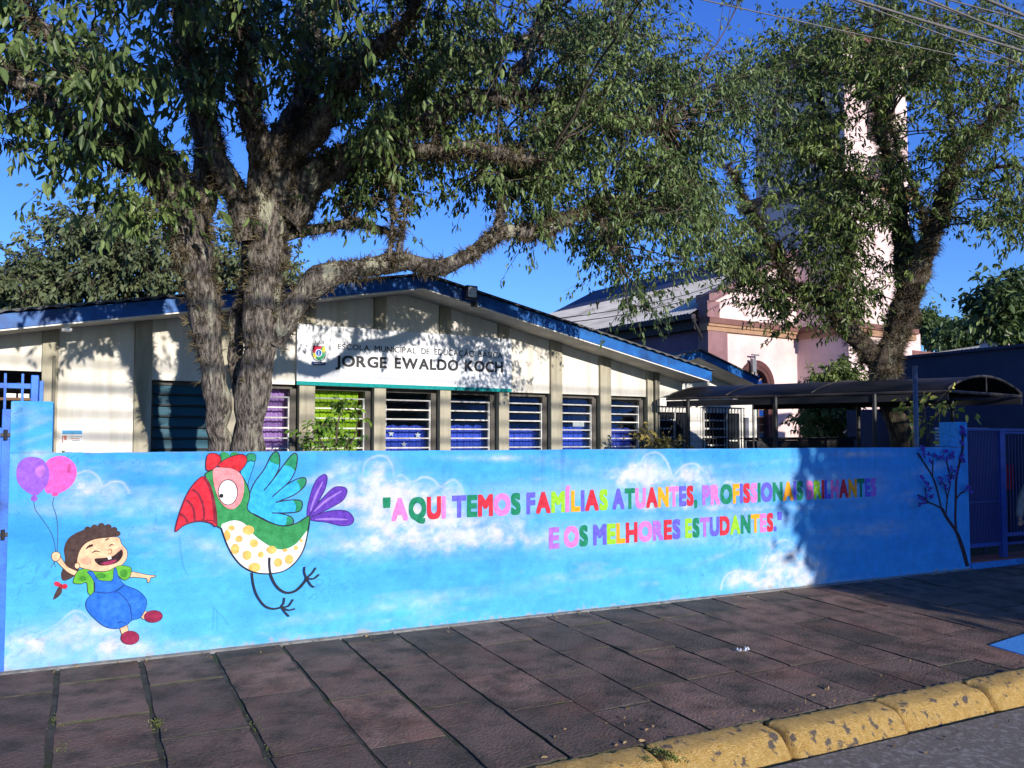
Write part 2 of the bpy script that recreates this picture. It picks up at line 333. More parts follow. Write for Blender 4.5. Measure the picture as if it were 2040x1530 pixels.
def mural_panel(name, xs, zs, y=0.0):
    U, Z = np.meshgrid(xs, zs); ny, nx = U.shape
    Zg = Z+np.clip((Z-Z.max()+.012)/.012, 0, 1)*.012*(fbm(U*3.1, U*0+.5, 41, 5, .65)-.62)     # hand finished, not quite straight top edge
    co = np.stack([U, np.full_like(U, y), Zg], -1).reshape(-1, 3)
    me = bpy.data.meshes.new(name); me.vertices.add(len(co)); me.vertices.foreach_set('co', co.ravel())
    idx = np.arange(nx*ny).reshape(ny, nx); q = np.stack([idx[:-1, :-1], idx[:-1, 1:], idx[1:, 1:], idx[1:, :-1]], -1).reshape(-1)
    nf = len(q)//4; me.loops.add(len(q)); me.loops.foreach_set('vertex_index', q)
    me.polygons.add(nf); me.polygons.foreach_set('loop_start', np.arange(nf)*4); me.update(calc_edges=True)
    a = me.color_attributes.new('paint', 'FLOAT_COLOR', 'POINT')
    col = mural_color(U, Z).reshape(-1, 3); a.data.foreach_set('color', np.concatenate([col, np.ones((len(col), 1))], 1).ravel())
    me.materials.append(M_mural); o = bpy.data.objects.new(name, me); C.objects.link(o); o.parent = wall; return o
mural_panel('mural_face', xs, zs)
mural_panel('pillar_face', np.linspace(UX0, .291, 28), np.arange(WH, PH+.001, res))
mural_panel('pillar_face', np.linspace(10.112, UX1, 20), np.arange(WH, 1.815, res))
b = MB(); b.box(UX0, UX1, .001, .15, -.1, WH-.006); b.build('wall_body', M_block, wall)
b = MB(); b.box(UX0, .291, .001, .3, WH, PH); b.build('pillar', M_block, wall, bevel=.008)
b = MB(); b.box(10.112, UX1, .001, .26, WH, 1.815); b.build('pillar', M_block, wall, bevel=.008)
M_foot = mat('footing_concrete', (.28, .26, .23), (.16, .15, .13), scale=12, rough=.95, bump=.6)
b = MB(); b.prism([(UX0-.02, 0, .012), (UX0-.02, -.03, .004), (UX0-.02, -.05, -.012), (UX0-.02, 0, -.05)], (UX1-UX0+.04, 0, 0)); b.build('footing', M_foot, wall)

# painted figures lie on the wall face as thin coats of paint
class Art:
    def __init__(s, tf=lambda x, y: (x, y)): s.tf = tf; s.mb = MB(); s.mats = []; s.layer = 0
    def mi(s, rgb):
        for i, (k, _) in enumerate(s.mats):
            if k == rgb: return i
        s.mats.append((rgb, paint('paint_%d_%d_%d' % rgb, rgb))); return len(s.mats)-1
    def pt(s, p, y): u, z = W(*s.tf(*p)); return (u, y, z)
    def y(s): s.layer += 1; return -.0012-.0004*s.layer
    def fill(s, pts, rgb, smooth=True, n=6, out=None, w=2.2):
        P = catmull(pts, n, True) if smooth else np.array(pts, float); y = s.y()
        s.mb.face([s.pt(p, y) for p in P], s.mi(rgb))
        if out: s.line(np.vstack([P, P[:1]]), w, out, smooth=False)
    def line(s, pts, w, rgb, smooth=True, taper=False, n=8):
        P = catmull(pts, n) if smooth else np.asarray(pts, float); P = np.array([s.tf(*p) for p in P])
        T = np.gradient(P, axis=0); T /= np.maximum(np.linalg.norm(T, axis=1, keepdims=True), 1e-6); Nn = np.stack([-T[:, 1], T[:, 0]], 1)
        y = s.y(); L = len(P); k = s.mi(rgb); i0 = len(s.mb.v)
        for i in range(L):
            ww = w/2*((1-.6*abs(2*i/(L-1)-1)) if taper else 1)
            for sg in (1, -1): u, z = W(*(P[i]+Nn[i]*ww*sg)); s.mb.v.append((u, y, z))
        for i in range(L-1): s.mb.f.append((i0+2*i, i0+2*i+1, i0+2*i+3, i0+2*i+2)); s.mb.m.append(k)
    def dot(s, x, y_, rx, ry, rgb, ang=0, out=None, w=2):
        c_, s_ = math.cos(ang), math.sin(ang)
        s.fill([(x+rx*math.cos(a)*c_-ry*math.sin(a)*s_, y_+rx*math.cos(a)*s_+ry*math.sin(a)*c_) for a in np.arange(24)/24*2*math.pi], rgb, False, out=out, w=w)
    def build(s, name):
        # keep every polygon facing the street
        o = s.mb.build(name, [m for _, m in s.mats], wall); bm = bmesh.new(); bm.from_mesh(o.data)
        for f in bm.faces:
            f.normal_update()
            if f.normal.y > 0: f.normal_flip()
        bmesh.ops.triangulate(bm, faces=[f for f in bm.faces if len(f.verts) > 4], ngon_method='EAR_CLIP')
        bm.to_mesh(o.data); bm.free(); return o
# --- girl with balloons
a = Art(lambda x, y: (x/2.55, 760+y/2.55)); OUT = (52, 40, 44); SK = (240, 190, 150)
a.fill([(232, 560), (222, 480), (235, 410), (285, 380), (340, 385), (385, 430), (385, 490), (350, 540), (290, 572), (262, 568)], (236, 92, 184))
a.fill([(262, 572), (280, 562), (296, 576), (286, 582), (270, 582)], (230, 80, 160))
a.dot(352, 440, 10, 26, (190, 70, 150), .15)
a.fill([(83, 480), (90, 425), (125, 390), (170, 383), (220, 400), (250, 450), (246, 510), (215, 555), (178, 580), (130, 556), (95, 520)], (148, 92, 214))
a.dot(205, 455, 26, 30, (182, 112, 210), .3)
a.fill([(160, 585), (178, 578), (190, 590), (186, 606), (172, 608), (158, 602)], (140, 80, 190))
a.line([(172, 608), (180, 650), (215, 700), (250, 750), (272, 800), (284, 868)], 1.4, (60, 80, 100)); a.line([(276, 585), (268, 625), (285, 680), (294, 760), (290, 868)], 1.4, (60, 80, 100))
a.line([(282, 905), (268, 930), (258, 945)], 1.3, (60, 70, 80)); a.line([(276, 905), (278, 930), (284, 942)], 1.3, (60, 70, 80))
HAIR = (70, 50, 46)
a.fill([(330, 900), (325, 850), (345, 800), (385, 770), (420, 755), (440, 745), (480, 735), (520, 728), (560, 738), (600, 765), (590, 785), (560, 790), (450, 830), (410, 880), (400, 960), (360, 1000), (320, 1010), (310, 980), (322, 940)], HAIR)
for x, y in ((445, 750), (480, 740), (515, 732), (550, 738), (580, 752), (596, 772)): a.dot(x, y, 16, 14, HAIR)
a.fill([(300, 1040), (315, 1045), (312, 1075), (290, 1098), (270, 1106), (280, 1075)], HAIR)
a.dot(292, 1028, 18, 12, (210, 36, 62), .3); a.dot(328, 1040, 16, 13, (196, 30, 56), -.2); a.dot(310, 1036, 8, 9, (170, 20, 44))
a.fill([(300, 880), (318, 905), (345, 940), (396, 966), (388, 986), (350, 972), (318, 945), (290, 912)], SK, out=OUT, w=1.2)
a.fill([(262, 885), (270, 868), (290, 864), (306, 876), (306, 896), (292, 910), (270, 908)], SK, out=OUT, w=1.2)
a.line([(272, 885), (290, 884)], 1.2, (200, 130, 96)); a.line([(274, 897), (290, 897)], 1.2, (200, 130, 96))
a.fill([(655, 965), (700, 970), (745, 980), (788, 984), (785, 992), (765, 996), (760, 1016), (748, 1018), (742, 1000), (690, 994), (650, 990)], SK, out=OUT, w=1.2)
a.fill([(393, 930), (400, 870), (430, 825), (480, 800), (540, 792), (600, 790), (618, 825), (645, 860), (640, 905), (600, 945), (540, 962), (480, 962), (430, 950)], SK, out=OUT, w=1.1)
a.dot(392, 935, 13, 15, SK, 0, OUT, 1.1); a.dot(440, 910, 26, 20, (240, 170, 140)); a.dot(612, 850, 16, 16, (240, 170, 140))
a.fill([(436, 846), (452, 830), (472, 826), (470, 836), (452, 842), (440, 850)], OUT); a.line([(535, 806), (552, 796)], 2.4, OUT)
a.line([(466, 872), (484, 860), (508, 864)], 2.6, OUT, taper=True); a.line([(552, 838), (564, 828), (578, 830)], 2.4, OUT, taper=True)
a.line([(548, 858), (562, 852), (568, 864), (558, 874), (548, 872)], 1.8, (160, 100, 80))
a.fill([(483, 900), (520, 896), (570, 888), (605, 862), (618, 854), (622, 880), (600, 912), (560, 928), (515, 932), (490, 918)], (46, 22, 30), out=OUT, w=1.2)
a.fill([(510, 924), (545, 912), (590, 904), (578, 920), (545, 930)], (150, 40, 80)); a.fill([(545, 890), (564, 887), (566, 900), (550, 903)], (245, 240, 230), False)
GR = (98, 178, 52)
a.fill([(372, 1018), (392, 965), (430, 950), (480, 962), (540, 962), (600, 935), (640, 935), (668, 950), (655, 995), (630, 1006), (600, 985), (590, 975), (575, 1010), (540, 1012), (500, 1005), (478, 985), (475, 1080), (448, 1072), (440, 1020), (410, 1026)], GR, out=OUT, w=1.1)
a.dot(512, 985, 26, 14, (56, 136, 42)); a.dot(628, 972, 20, 20, (66, 146, 44)); a.dot(420, 1000, 18, 14, (66, 146, 44))
BL = (32, 108, 214); BD = (18, 60, 130)
a.fill([(600, 1225), (640, 1225), (652, 1290), (622, 1288), (606, 1240)], SK, out=OUT, w=1.1); a.fill([(712, 1180), (742, 1164), (752, 1190), (728, 1205)], SK, out=OUT, w=1.1)
a.fill([(445, 965), (470, 965), (500, 1005), (545, 1012), (572, 1005), (580, 950), (590, 950), (600, 985), (632, 1030), (700, 1060), (742, 1105), (738, 1150), (712, 1195), (670, 1210), (640, 1235), (590, 1252), (530, 1240), (470, 1190), (440, 1150), (440, 1110), (470, 1075), (482, 1060), (480, 1020), (465, 990)], BL, out=BD, w=1.5)
a.line([(480, 1066), (540, 1072), (590, 1060), (632, 1030)], 2, BD); a.line([(598, 1065), (640, 1105), (662, 1150), (668, 1208)], 1.7, BD)
a.dot(580, 1066, 14, 7, (24, 84, 176)); a.dot(560, 1140, 60, 46, (42, 118, 222), .5); a.dot(690, 1120, 30, 34, (42, 118, 222), .5); a.line([(600, 1226), (612, 1216), (640, 1226)], 1.6, BD)
SHO = (146, 28, 70)
a.dot(660, 1298, 46, 34, SHO, -.05, (96, 18, 46), 1.4); a.dot(778, 1190, 46, 30, SHO, -.08, (96, 18, 46), 1.4)
tag(a.build('painted_girl'), 'painted girl in blue dungarees flying with two balloons')
# --- bird
a = Art(lambda x, y: (320+x/4.026, 880+y/4.026)); K_ = (34, 36, 48); GB = (46, 140, 80); WB = (44, 172, 242)
# tail
for pts in ([(1175, 600), (1178, 520), (1215, 380), (1255, 300), (1310, 262), (1336, 290), (1318, 380), (1270, 470), (1200, 600)], [(1195, 600), (1225, 540), (1300, 450), (1390, 368), (1470, 365), (1495, 400), (1460, 470), (1380, 520), (1280, 570)], [(1195, 618), (1280, 575), (1400, 550), (1500, 560), (1548, 620), (1520, 665), (1440, 672), (1330, 645), (1240, 636)]):
    a.fill(pts, (92, 52, 172), out=(58, 34, 120), w=1.8)
for pts in ([(1200, 560), (1240, 440), (1300, 320)], [(1230, 560), (1330, 470), (1450, 395)], [(1240, 622), (1370, 620), (1500, 625)]): a.line(pts, 5, (150, 116, 210), taper=True)
# wing feathers
WG = [[(640, 240), (700, 150), (690, 110), (720, 92), (760, 110), (750, 180), (720, 270), (700, 345)], [(712, 420), (750, 330), (830, 220), (880, 120), (915, 82), (945, 95), (955, 150), (945, 220), (900, 300), (828, 390)],
      [(828, 390), (910, 290), (990, 180), (1050, 105), (1085, 95), (1095, 140), (1075, 240), (1020, 330), (895, 440)], [(895, 440), (1000, 350), (1090, 300), (1150, 288), (1165, 320), (1140, 370), (1060, 430), (920, 486)],
      [(920, 486), (1010, 470), (1090, 466), (1130, 480), (1130, 530), (1100, 560), (1000, 570), (890, 570)], [(890, 570), (960, 575), (1040, 600), (1065, 640), (1040, 665), (970, 672), (890, 650), (740, 575)]]
a.fill([(640, 240), (700, 150), (690, 110), (720, 92), (760, 110), (750, 180), (720, 270), (700, 345), (715, 440)], WB, out=K_, w=1.4)
a.fill([(712, 430), (760, 330), (830, 240), (900, 310), (930, 420), (930, 500), (900, 580), (890, 650), (740, 575), (690, 520)], WB)
tips = [None, [(872, 150), (895, 105), (915, 82), (945, 95), (954, 140), (948, 182), (905, 172)], [(988, 182), (1050, 105), (1085, 95), (1095, 140), (1078, 230), (1040, 200)], [(1085, 318), (1120, 295), (1150, 288), (1165, 320), (1140, 370), (1118, 392), (1110, 345)], [(1060, 470), (1095, 466), (1130, 480), (1130, 530), (1105, 558), (1078, 562), (1082, 510)], [(1010, 600), (1045, 606), (1065, 640), (1040, 665), (1000, 672), (1006, 640)]]
for w_, t_ in zip(WG[1:], tips[1:]):
    a.fill(w_, WB); a.fill(t_, (30, 138, 96)); a.line(w_, 2.2, K_)
a.fill([(690, 112), (720, 92), (760, 108), (755, 155), (720, 150), (690, 160)], (30, 138, 96), out=K_, w=1.2)
# crest
a.fill([(480, 90), (510, 82), (545, 100), (555, 130), (520, 150), (485, 150)], (40, 140, 80)); a.fill([(560, 95), (590, 82), (630, 100), (620, 130), (570, 130)], (40, 140, 80))
a.fill([(365, 225), (362, 150), (380, 100), (430, 92), (470, 110), (482, 150), (455, 190), (410, 225)], (206, 34, 50), out=K_, w=1.7)
a.fill([(455, 195), (500, 150), (560, 120), (640, 100), (685, 120), (685, 170), (650, 220), (610, 245), (540, 215)], (206, 34, 50), out=K_, w=1.7)
# body and head
a.fill([(355, 265), (400, 232), (450, 212), (520, 208), (600, 228), (660, 290), (700, 370), (712, 440), (692, 530), (740, 580), (880, 650), (990, 675), (1090, 650), (1175, 598), (1192, 615), (1180, 720), (1130, 880), (1040, 1000), (930, 1048), (800, 1052), (690, 1022), (600, 940), (540, 830), (490, 705), (445, 660), (420, 480), (390, 360)], GB, out=K_, w=2.0)
a.fill([(484, 680), (520, 648), (580, 630), (640, 638), (690, 675), (740, 740), (830, 810), (920, 855), (1000, 858), (1090, 810), (1172, 715), (1150, 840), (1080, 960), (990, 1030), (880, 1052), (760, 1044), (660, 1000), (585, 920), (530, 820)], (228, 226, 222))
for x, y, rx, ry in ((565, 690, 26, 22), (700, 708, 46, 38), (532, 748, 26, 44), (625, 778, 30, 26), (745, 812, 34, 34), (595, 858, 34, 42), (690, 908, 36, 38), (800, 902, 24, 26), (885, 865, 40, 32), (750, 1005, 48, 38), (938, 965, 32, 36), (1026, 940, 34, 38), (1080, 848, 18, 18), (995, 868, 22, 12), (1125, 790, 12, 14)):
    a.dot(x, y, rx, ry, (244, 180, 96))
a.line([(484, 690), (530, 820), (585, 920), (660, 1000), (760, 1046), (880, 1054), (990, 1030), (1080, 960), (1150, 840), (1190, 640)], 2.2, K_)
a.fill([(425, 215), (520, 208), (600, 228), (655, 290), (665, 380), (640, 480), (585, 535), (530, 530), (470, 470), (432, 370), (418, 290)], (240, 142, 148))
a.dot(536, 404, 77, 101, (236, 236, 234), 0, K_, 1.7); a.dot(484, 432, 17, 17, (24, 24, 28))
# beak
a.fill([(340, 278), (270, 330), (205, 430), (150, 570), (118, 690), (124, 714), (180, 670), (260, 640), (330, 634), (400, 650), (445, 672), (440, 540), (415, 420), (390, 340)], (214, 34, 56), out=(110, 24, 46), w=2.4)
DR = (130, 26, 52)
a.line([(345, 285), (385, 350), (412, 440), (428, 550), (432, 655)], 5.6, DR)
for pts in ([(250, 378), (300, 420), (335, 500), (345, 600), (330, 632)], [(200, 465), (240, 500), (265, 560), (272, 640)], [(145, 575), (190, 600), (215, 650)]): a.line(pts, 4.6, DR)
a.line([(330, 630), (400, 628), (440, 640)], 2.5, DR)
for w_, pts in ((4.4, [(868, 925), (868, 1000), (885, 1080), (930, 1160), (1000, 1205), (1080, 1190), (1150, 1120), (1165, 1080)]), (3.8, [(728, 1045), (740, 1140), (770, 1230), (830, 1310), (900, 1335), (965, 1322)]),
                (3.2, [(1150, 998), (1148, 1040), (1165, 1088), (1200, 1145), (1228, 1162)]), (3.2, [(1165, 1088), (1210, 1050), (1240, 1005)]), (3.0, [(1168, 1088), (1220, 1095), (1265, 1060)]),
                (3.2, [(988, 1245), (982, 1290), (966, 1318), (1000, 1370), (1026, 1396)]), (3.0, [(966, 1320), (1020, 1312), (1058, 1258)]), (3.0, [(970, 1322), (1020, 1345), (1072, 1334)])): a.line(pts, w_, K_)
for pts in ([(150, 760), (165, 880), (185, 1000), (220, 1060)], [(425, 1330), (420, 1500)], [(455, 1340), (455, 1510)], [(410, 1310), (500, 1400), (545, 1465)]): a.line(pts, .5, (72, 132, 186))
tag(a.build('painted_bird'), 'painted parrot-like bird with red beak and blue wing')
# --- jacaranda tree at the right end
a = Art(lambda x, y: (1840+x/4.636, 820+y/4.636)); TR = (58, 34, 48)
for pts, w_ in (([(400, 1428), (365, 1300), (320, 1160), (290, 1090), (220, 990), (165, 890)], 6), ([(408, 1428), (360, 1250), (310, 1120)], 6), ([(298, 1100), (292, 980), (296, 800), (302, 620), (335, 450), (360, 320), (352, 180)], 4.6),
                ([(168, 895), (100, 860), (40, 835), (10, 800), (-60, 770)], 3.2), ([(160, 890), (130, 750), (85, 610), (20, 500), (-60, 380)], 3.2), ([(80, 600), (84, 440)], 2.4), ([(205, 940), (218, 800), (245, 640), (225, 520), (205, 440)], 2.6),
                ([(215, 800), (195, 700), (175, 650)], 2.2), ([(305, 800), (340, 755), (385, 735)], 2.8), ([(40, 840), (0, 850), (-50, 845)], 2.4), ([(20, 800), (15, 700)], 2), ([(245, 640), (262, 560)], 2)):
    a.line(pts, w_, TR, taper=False)
fl = [(350, 140), (372, 160), (352, 190), (370, 215), (350, 290), (335, 430), (350, 450), (338, 405), (95, 405), (130, 425), (150, 415), (186, 370), (200, 430), (240, 390), (236, 430), (230, 520), (270, 530), (262, 570), (250, 600), (130, 600), (125, 650), (195, 600), (196, 640), (170, 690), (178, 705), (15, 670), (22, 710), (30, 780), (375, 700), (385, 740), (350, 700), (0, 390), (12, 460), (-60, 350), (-70, 330), (-45, 345), (-55, 400), (-80, 600), (-60, 630), (-40, 650), (-85, 790), (-60, 820), (-90, 850), (-45, 780)]
for x, y in fl:
    for q in range(5): a.dot(x+rng.uniform(-16, 16), y+rng.uniform(-20, 20), rng.uniform(7, 12), rng.uniform(8, 14), [(64, 40, 150), (92, 66, 186), (50, 34, 120)][q % 3], rng.uniform(0, 3))
tag(a.build('painted_tree'), 'painted bare tree with violet blossoms')

# ------------------------------------------------------------------ lettering
def glyph(ch, off):
    cu = bpy.data.curves.new('g', 'FONT'); cu.body = ch; cu.size = 1; cu.offset = off; cu.resolution_u = 4
    ob = bpy.data.objects.new('g', cu); C.objects.link(ob); dg = bpy.context.evaluated_depsgraph_get(); dg.update()
    me = bpy.data.meshes.new_from_object(ob.evaluated_get(dg))
    V = np.array([v.co[:2] for v in me.vertices]) if len(me.vertices) else np.zeros((0, 2)); Fc = [tuple(p.vertices) for p in me.polygons]
    bpy.data.objects.remove(ob); bpy.data.curves.remove(cu); bpy.data.meshes.remove(me); return V, Fc
_gc = {}
def gl(ch, off):
    if (ch, off) not in _gc: _gc[(ch, off)] = glyph(ch, off)
    return _gc[(ch, off)]
def set_word(mb, word, u0, u1, base, top, y, mats, off=.035, gap=.05):
    """letters of one word fitted between u0 and u1; base and top are functions of u"""
    cap = gl('E', 0)[0]; c0, c1 = cap[:, 1].min()-off, cap[:, 1].max()+off
    items = []; x = 0
    for ch in word:
        V, Fc = gl(ch, 0); w = V[:, 0].max()-V[:, 0].min()+2*off; items.append((V, Fc, x)); x += w+gap
    k = (u1-u0)/(x-gap)
    copies = [(0, 0)]+[(off*math.cos(t), off*math.sin(t)) for t in np.arange(12)*math.pi/6]+[(sx*off*.96, sz*off*.96) for sx in (-1, 1) for sz in (-1, 1)] if off > .003 else [(0, 0)]
    for i, (V, Fc, x) in enumerate(items):
        for c_, (ox, oz) in enumerate(copies):             # strokes thickened by overlaid coats, each a hair proud of the last
            uu = u0+(V[:, 0]-V[:, 0].min()+off+ox+x)*k; t = (V[:, 1]+oz-c0)/(c1-c0); n0 = len(mb.v)
            for q, tt in zip(uu, t): mb.v.append((q, y-.00006*c_, base(q)+(top(q)-base(q))*tt))
            for f_ in Fc: mb.f.append(tuple(n0+r for r in f_)); mb.m.append(mats[i])
PAL = {'P': (238, 124, 196), 'G': (6, 128, 92), 'R': (204, 40, 62), 'V': (98, 92, 220), 'L': (150, 208, 44), 'O': (250, 166, 22), 'U': (170, 108, 218)}
pk = list(PAL); pm = [paint('letter_'+{'P': 'pink', 'G': 'green', 'R': 'red', 'V': 'violet', 'L': 'lime', 'O': 'orange', 'U': 'lilac'}[k], PAL[k]) for k in pk]
lt = MB()
def zl(a, b):
    (ua, za), (ub, zb) = W(*a), W(*b); return lambda u: za+(zb-za)*(u-ua)/(ub-ua)
s8 = lambda x, y: (720+x/2.217, 880+y/2.217)
def words(lst, base, top):
    for w_, x0, x1, cols in lst:
        ym = 1000
        set_word(lt, w_, W(x0, ym)[0], W(x1, ym)[0], base, top, -.0022, [pk.index(q) for q in cols], off=.054, gap=.03)
b1 = zl((781, 1038.5), (1745, 988.5)); t1 = zl((790, 992), (1745, 952))
words([('"', 762.5, 778, 'G'), ('AQUI', 780, 888, 'PGRP'), ('TEMOS', 900.5, 1037, 'VGRPG'), ('FAMÍLIAS', 1048.5, 1211, 'VRLPOVRL'), ('ATUANTES,', 1220, 1389, 'VGPROPVRG'),
       ('PROFISSIONAIS', 1399, 1600, 'UPGOVRPGVGOVG'), ('BRILHANTES', 1607, 1746, 'PLRVPROGVU')], b1, t1)
b2 = zl((1094, 1094), (1550, 1058)); t2 = zl((1094, 1051), (1550, 1021))
words([('E', 1093, 1114, 'U'), ('OS', 1123, 1171, 'PG'), ('MELHORES', 1181, 1355, 'VLORPURV'), ('ESTUDANTES.', 1364, 1546, 'LGUVRLGOPRV'), ('"', 1548, 1557, 'V')], b2, t2)
tag(lt.build('painted_motto', pm, wall), 'rainbow coloured motto in block letters')
# ------------------------------------------------------------------ school
FP0 = np.array([4.5605, 3.9468, 0]); FD = np.array([.99676, .08048, 0]); FN = np.array([.08048, -.99676, 0]); FRZ = math.atan2(FD[1], FD[0])
def F(px, py, y=0):                     # pixel -> (s, z) on a plane y metres behind the school front
    q = hit(px, py, FP0-FN*y, FN); return (q-FP0)@FD, q[2]
school = empty('school_building', FP0, FRZ, 'cream single storey school with a low gable and blue roof edge', 'school')
M_cream = mat('cream_panel', lin(204, 199, 188), lin(216, 211, 201), scale=7, rough=.7, bump=.1, bscale=90, stretch=(1.6, 1, .16), c3=lin(186, 177, 158), scale3=3.0, l3=(.5, .75))
M_khaki = mat('khaki_pillar', lin(150, 144, 126), lin(170, 163, 144), scale=7, rough=.8, bump=.25, bscale=60, c3=lin(122, 116, 96), scale3=3, stretch=(1.5, 1, .25), l3=(.5, .7))
M_blue = mat('blue_fascia', lin(10, 72, 140), lin(22, 98, 170), scale=5, rough=.5, bump=.15, bscale=40, c3=lin(14, 54, 104), scale3=2.2)
M_soffit = mat('soffit', lin(206, 202, 194), lin(180, 176, 168), scale=4, rough=.8)
M_roofs = mat('fibre_cement_roof', (.12, .12, .12), (.06, .06, .06), scale=5, rough=.95, bump=.4)
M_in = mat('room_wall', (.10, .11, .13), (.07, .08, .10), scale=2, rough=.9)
zr = lambda s: 3.55-.202*(s+.25) if s > -.25 else 3.55-.184*(-.25-s)
HEAD = 2.282; SL = -9.0; SR = 4.75
# upper wall panels between pillars
pil = [(-5.45, -5.30), (-4.504, -4.352), (-3.585, -3.406), (-2.64, -2.463), (-1.691, -1.492), (-.695, -.532), (.266, .429), (1.202, 1.369), (2.102, 2.301), (3.017, 3.222), (3.963, 4.174)]
def upper(x0, x1, zb, mbx):
    xs_ = [x0]+([-.25] if x0 < -.25 < x1 else [])+[x1]
    mbx.prism([(x0, 0, zb)]+[(x1, 0, zb)]+[(x, 0, zr(x)) for x in xs_[::-1]], (0, .09, 0))
edges = [SL]+[e for p in pil for e in p]+[SR]
for i in range(0, len(edges), 2):
    x0, x1 = edges[i], edges[i+1]; m = MB()
    zb = 2.33 if x1 < -4.4 else (0 if abs(x0+4.352) < .01 else HEAD)
    upper(x0+.004, x1-.004, zb, m); m.build('wall_panel', M_cream, school)
for x0, x1 in pil:
    m = MB(); upper(x0, x1, 0, m); o_ = m.build('pillar', M_khaki, school); o_.location = (0, -.045, 0)
# deeper pillars seen between the windows
for x0, x1 in pil[3:]:
    m = MB(); m.box(x0+.012, x1-.012, .046, .24, 0, HEAD-.003); m.build('pillar_side', M_khaki, school)
# windows
M_jamb = mat('window_jamb', lin(92, 88, 82), lin(70, 66, 62), scale=8, rough=.8)
M_slat = mat('louvre_frame', lin(214, 212, 206), lin(176, 172, 166), scale=12, rough=.6)
M_teal = mat('teal_shutter', lin(8, 80, 98), lin(6, 62, 80), scale=3, rough=.5)
M_pane = glass('louvre_glass', (.86, .9, .93))
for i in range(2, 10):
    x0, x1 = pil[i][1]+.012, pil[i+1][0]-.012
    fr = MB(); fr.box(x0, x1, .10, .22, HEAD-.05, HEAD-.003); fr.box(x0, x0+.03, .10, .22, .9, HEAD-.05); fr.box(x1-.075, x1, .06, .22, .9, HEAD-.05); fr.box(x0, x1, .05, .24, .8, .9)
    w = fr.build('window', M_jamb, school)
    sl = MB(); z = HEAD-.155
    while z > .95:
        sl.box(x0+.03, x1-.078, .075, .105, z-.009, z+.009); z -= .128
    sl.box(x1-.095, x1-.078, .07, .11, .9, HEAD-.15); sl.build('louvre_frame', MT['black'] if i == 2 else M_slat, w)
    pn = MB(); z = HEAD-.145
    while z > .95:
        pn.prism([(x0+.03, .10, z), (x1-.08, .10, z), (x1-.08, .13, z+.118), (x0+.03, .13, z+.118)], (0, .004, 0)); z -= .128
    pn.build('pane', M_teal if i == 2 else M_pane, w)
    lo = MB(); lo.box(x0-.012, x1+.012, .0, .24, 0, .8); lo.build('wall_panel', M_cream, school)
def curtain(i, z0, z1, rgb, label, y=.30, fr=(0, 1), stars=False):
    x0, x1 = pil[i][1]+.03, pil[i+1][0]-.03; a_, b_ = x0+(x1-x0)*fr[0], x0+(x1-x0)*fr[1]; n = 90; m = MB(); ph = rng.uniform(0, 6)
    for q in range(n+1):
        x = a_+(b_-a_)*q/n; d = .018*math.sin(q*.95+ph)+.012*math.sin(q*.41+ph*2)
        for z in (z0, (z0+z1)/2, z1): m.v.append((x, y+d*(1.3 if z == z0 else .8), z+(.008*math.sin(q*.3+ph) if z == z1 else 0)))
    for q in range(n):
        for r_ in range(2): m.f.append((q*3+r_, q*3+3+r_, q*3+4+r_, q*3+1+r_)); m.m.append(0)
    c1 = lin(*rgb); mm = bpy.data.materials.get('cloth_%d_%d_%d' % rgb) or mat('cloth_%d_%d_%d' % rgb, c1, tuple(min(1, x*1.2) for x in c1), scale=14, rough=.9, trans=.2)
    o = m.build('curtain', mm, None, smooth=True); o.location = FP0; o.rotation_euler = (0, 0, FRZ)
    if stars:
        for sx, sz in ((.24, 1.68), (.78, 1.66), (.5, 1.53)):
            X = a_+(b_-a_)*sx; P = [(X+(.05 if q % 2 == 0 else .02)*math.sin(q*math.pi/5), y-.045, sz+(.05 if q % 2 == 0 else .02)*math.cos(q*math.pi/5)) for q in range(10)]
            st = MB(); st.prism(P, (0, .004, 0)); st.build('star', MT['white'], o)
    return tag(o, label, 'curtain', 'curtains behind the louvre windows')
curtain(3, .95, 2.25, (200, 150, 208), 'full length lilac curtain behind the window beside the tree trunk')
curtain(4, .95, 2.25, (176, 206, 44), 'full length lime green curtain behind the window left of centre', fr=(0, .93))
curtain(4, .95, 2.25, (228, 128, 66), 'narrow orange curtain edge beside the lime green curtain', y=.36, fr=(.88, 1))
BLU = (84, 104, 216)
curtain(5, .95, 1.79, BLU, 'blue half curtain with white stars, next to the lime green curtain', stars=True)
curtain(6, .95, 1.80, BLU, 'blue half curtain under the right end of the school sign, right of the starred one')
curtain(7, .95, 1.76, BLU, 'blue half curtain in the first window right of the school sign')
curtain(8, .95, 1.79, BLU, 'blue half curtain in the window second from the right end of the row')
curtain(9, .95, 1.78, BLU, 'blue half curtain in the last louvre window behind the dry plant')
# room behind
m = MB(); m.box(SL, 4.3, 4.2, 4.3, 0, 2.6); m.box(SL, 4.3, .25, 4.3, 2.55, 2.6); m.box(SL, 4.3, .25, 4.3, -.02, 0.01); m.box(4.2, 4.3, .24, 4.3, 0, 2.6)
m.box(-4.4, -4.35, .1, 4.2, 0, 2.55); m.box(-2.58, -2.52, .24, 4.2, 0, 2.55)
m.build('room_wall', M_in, school)
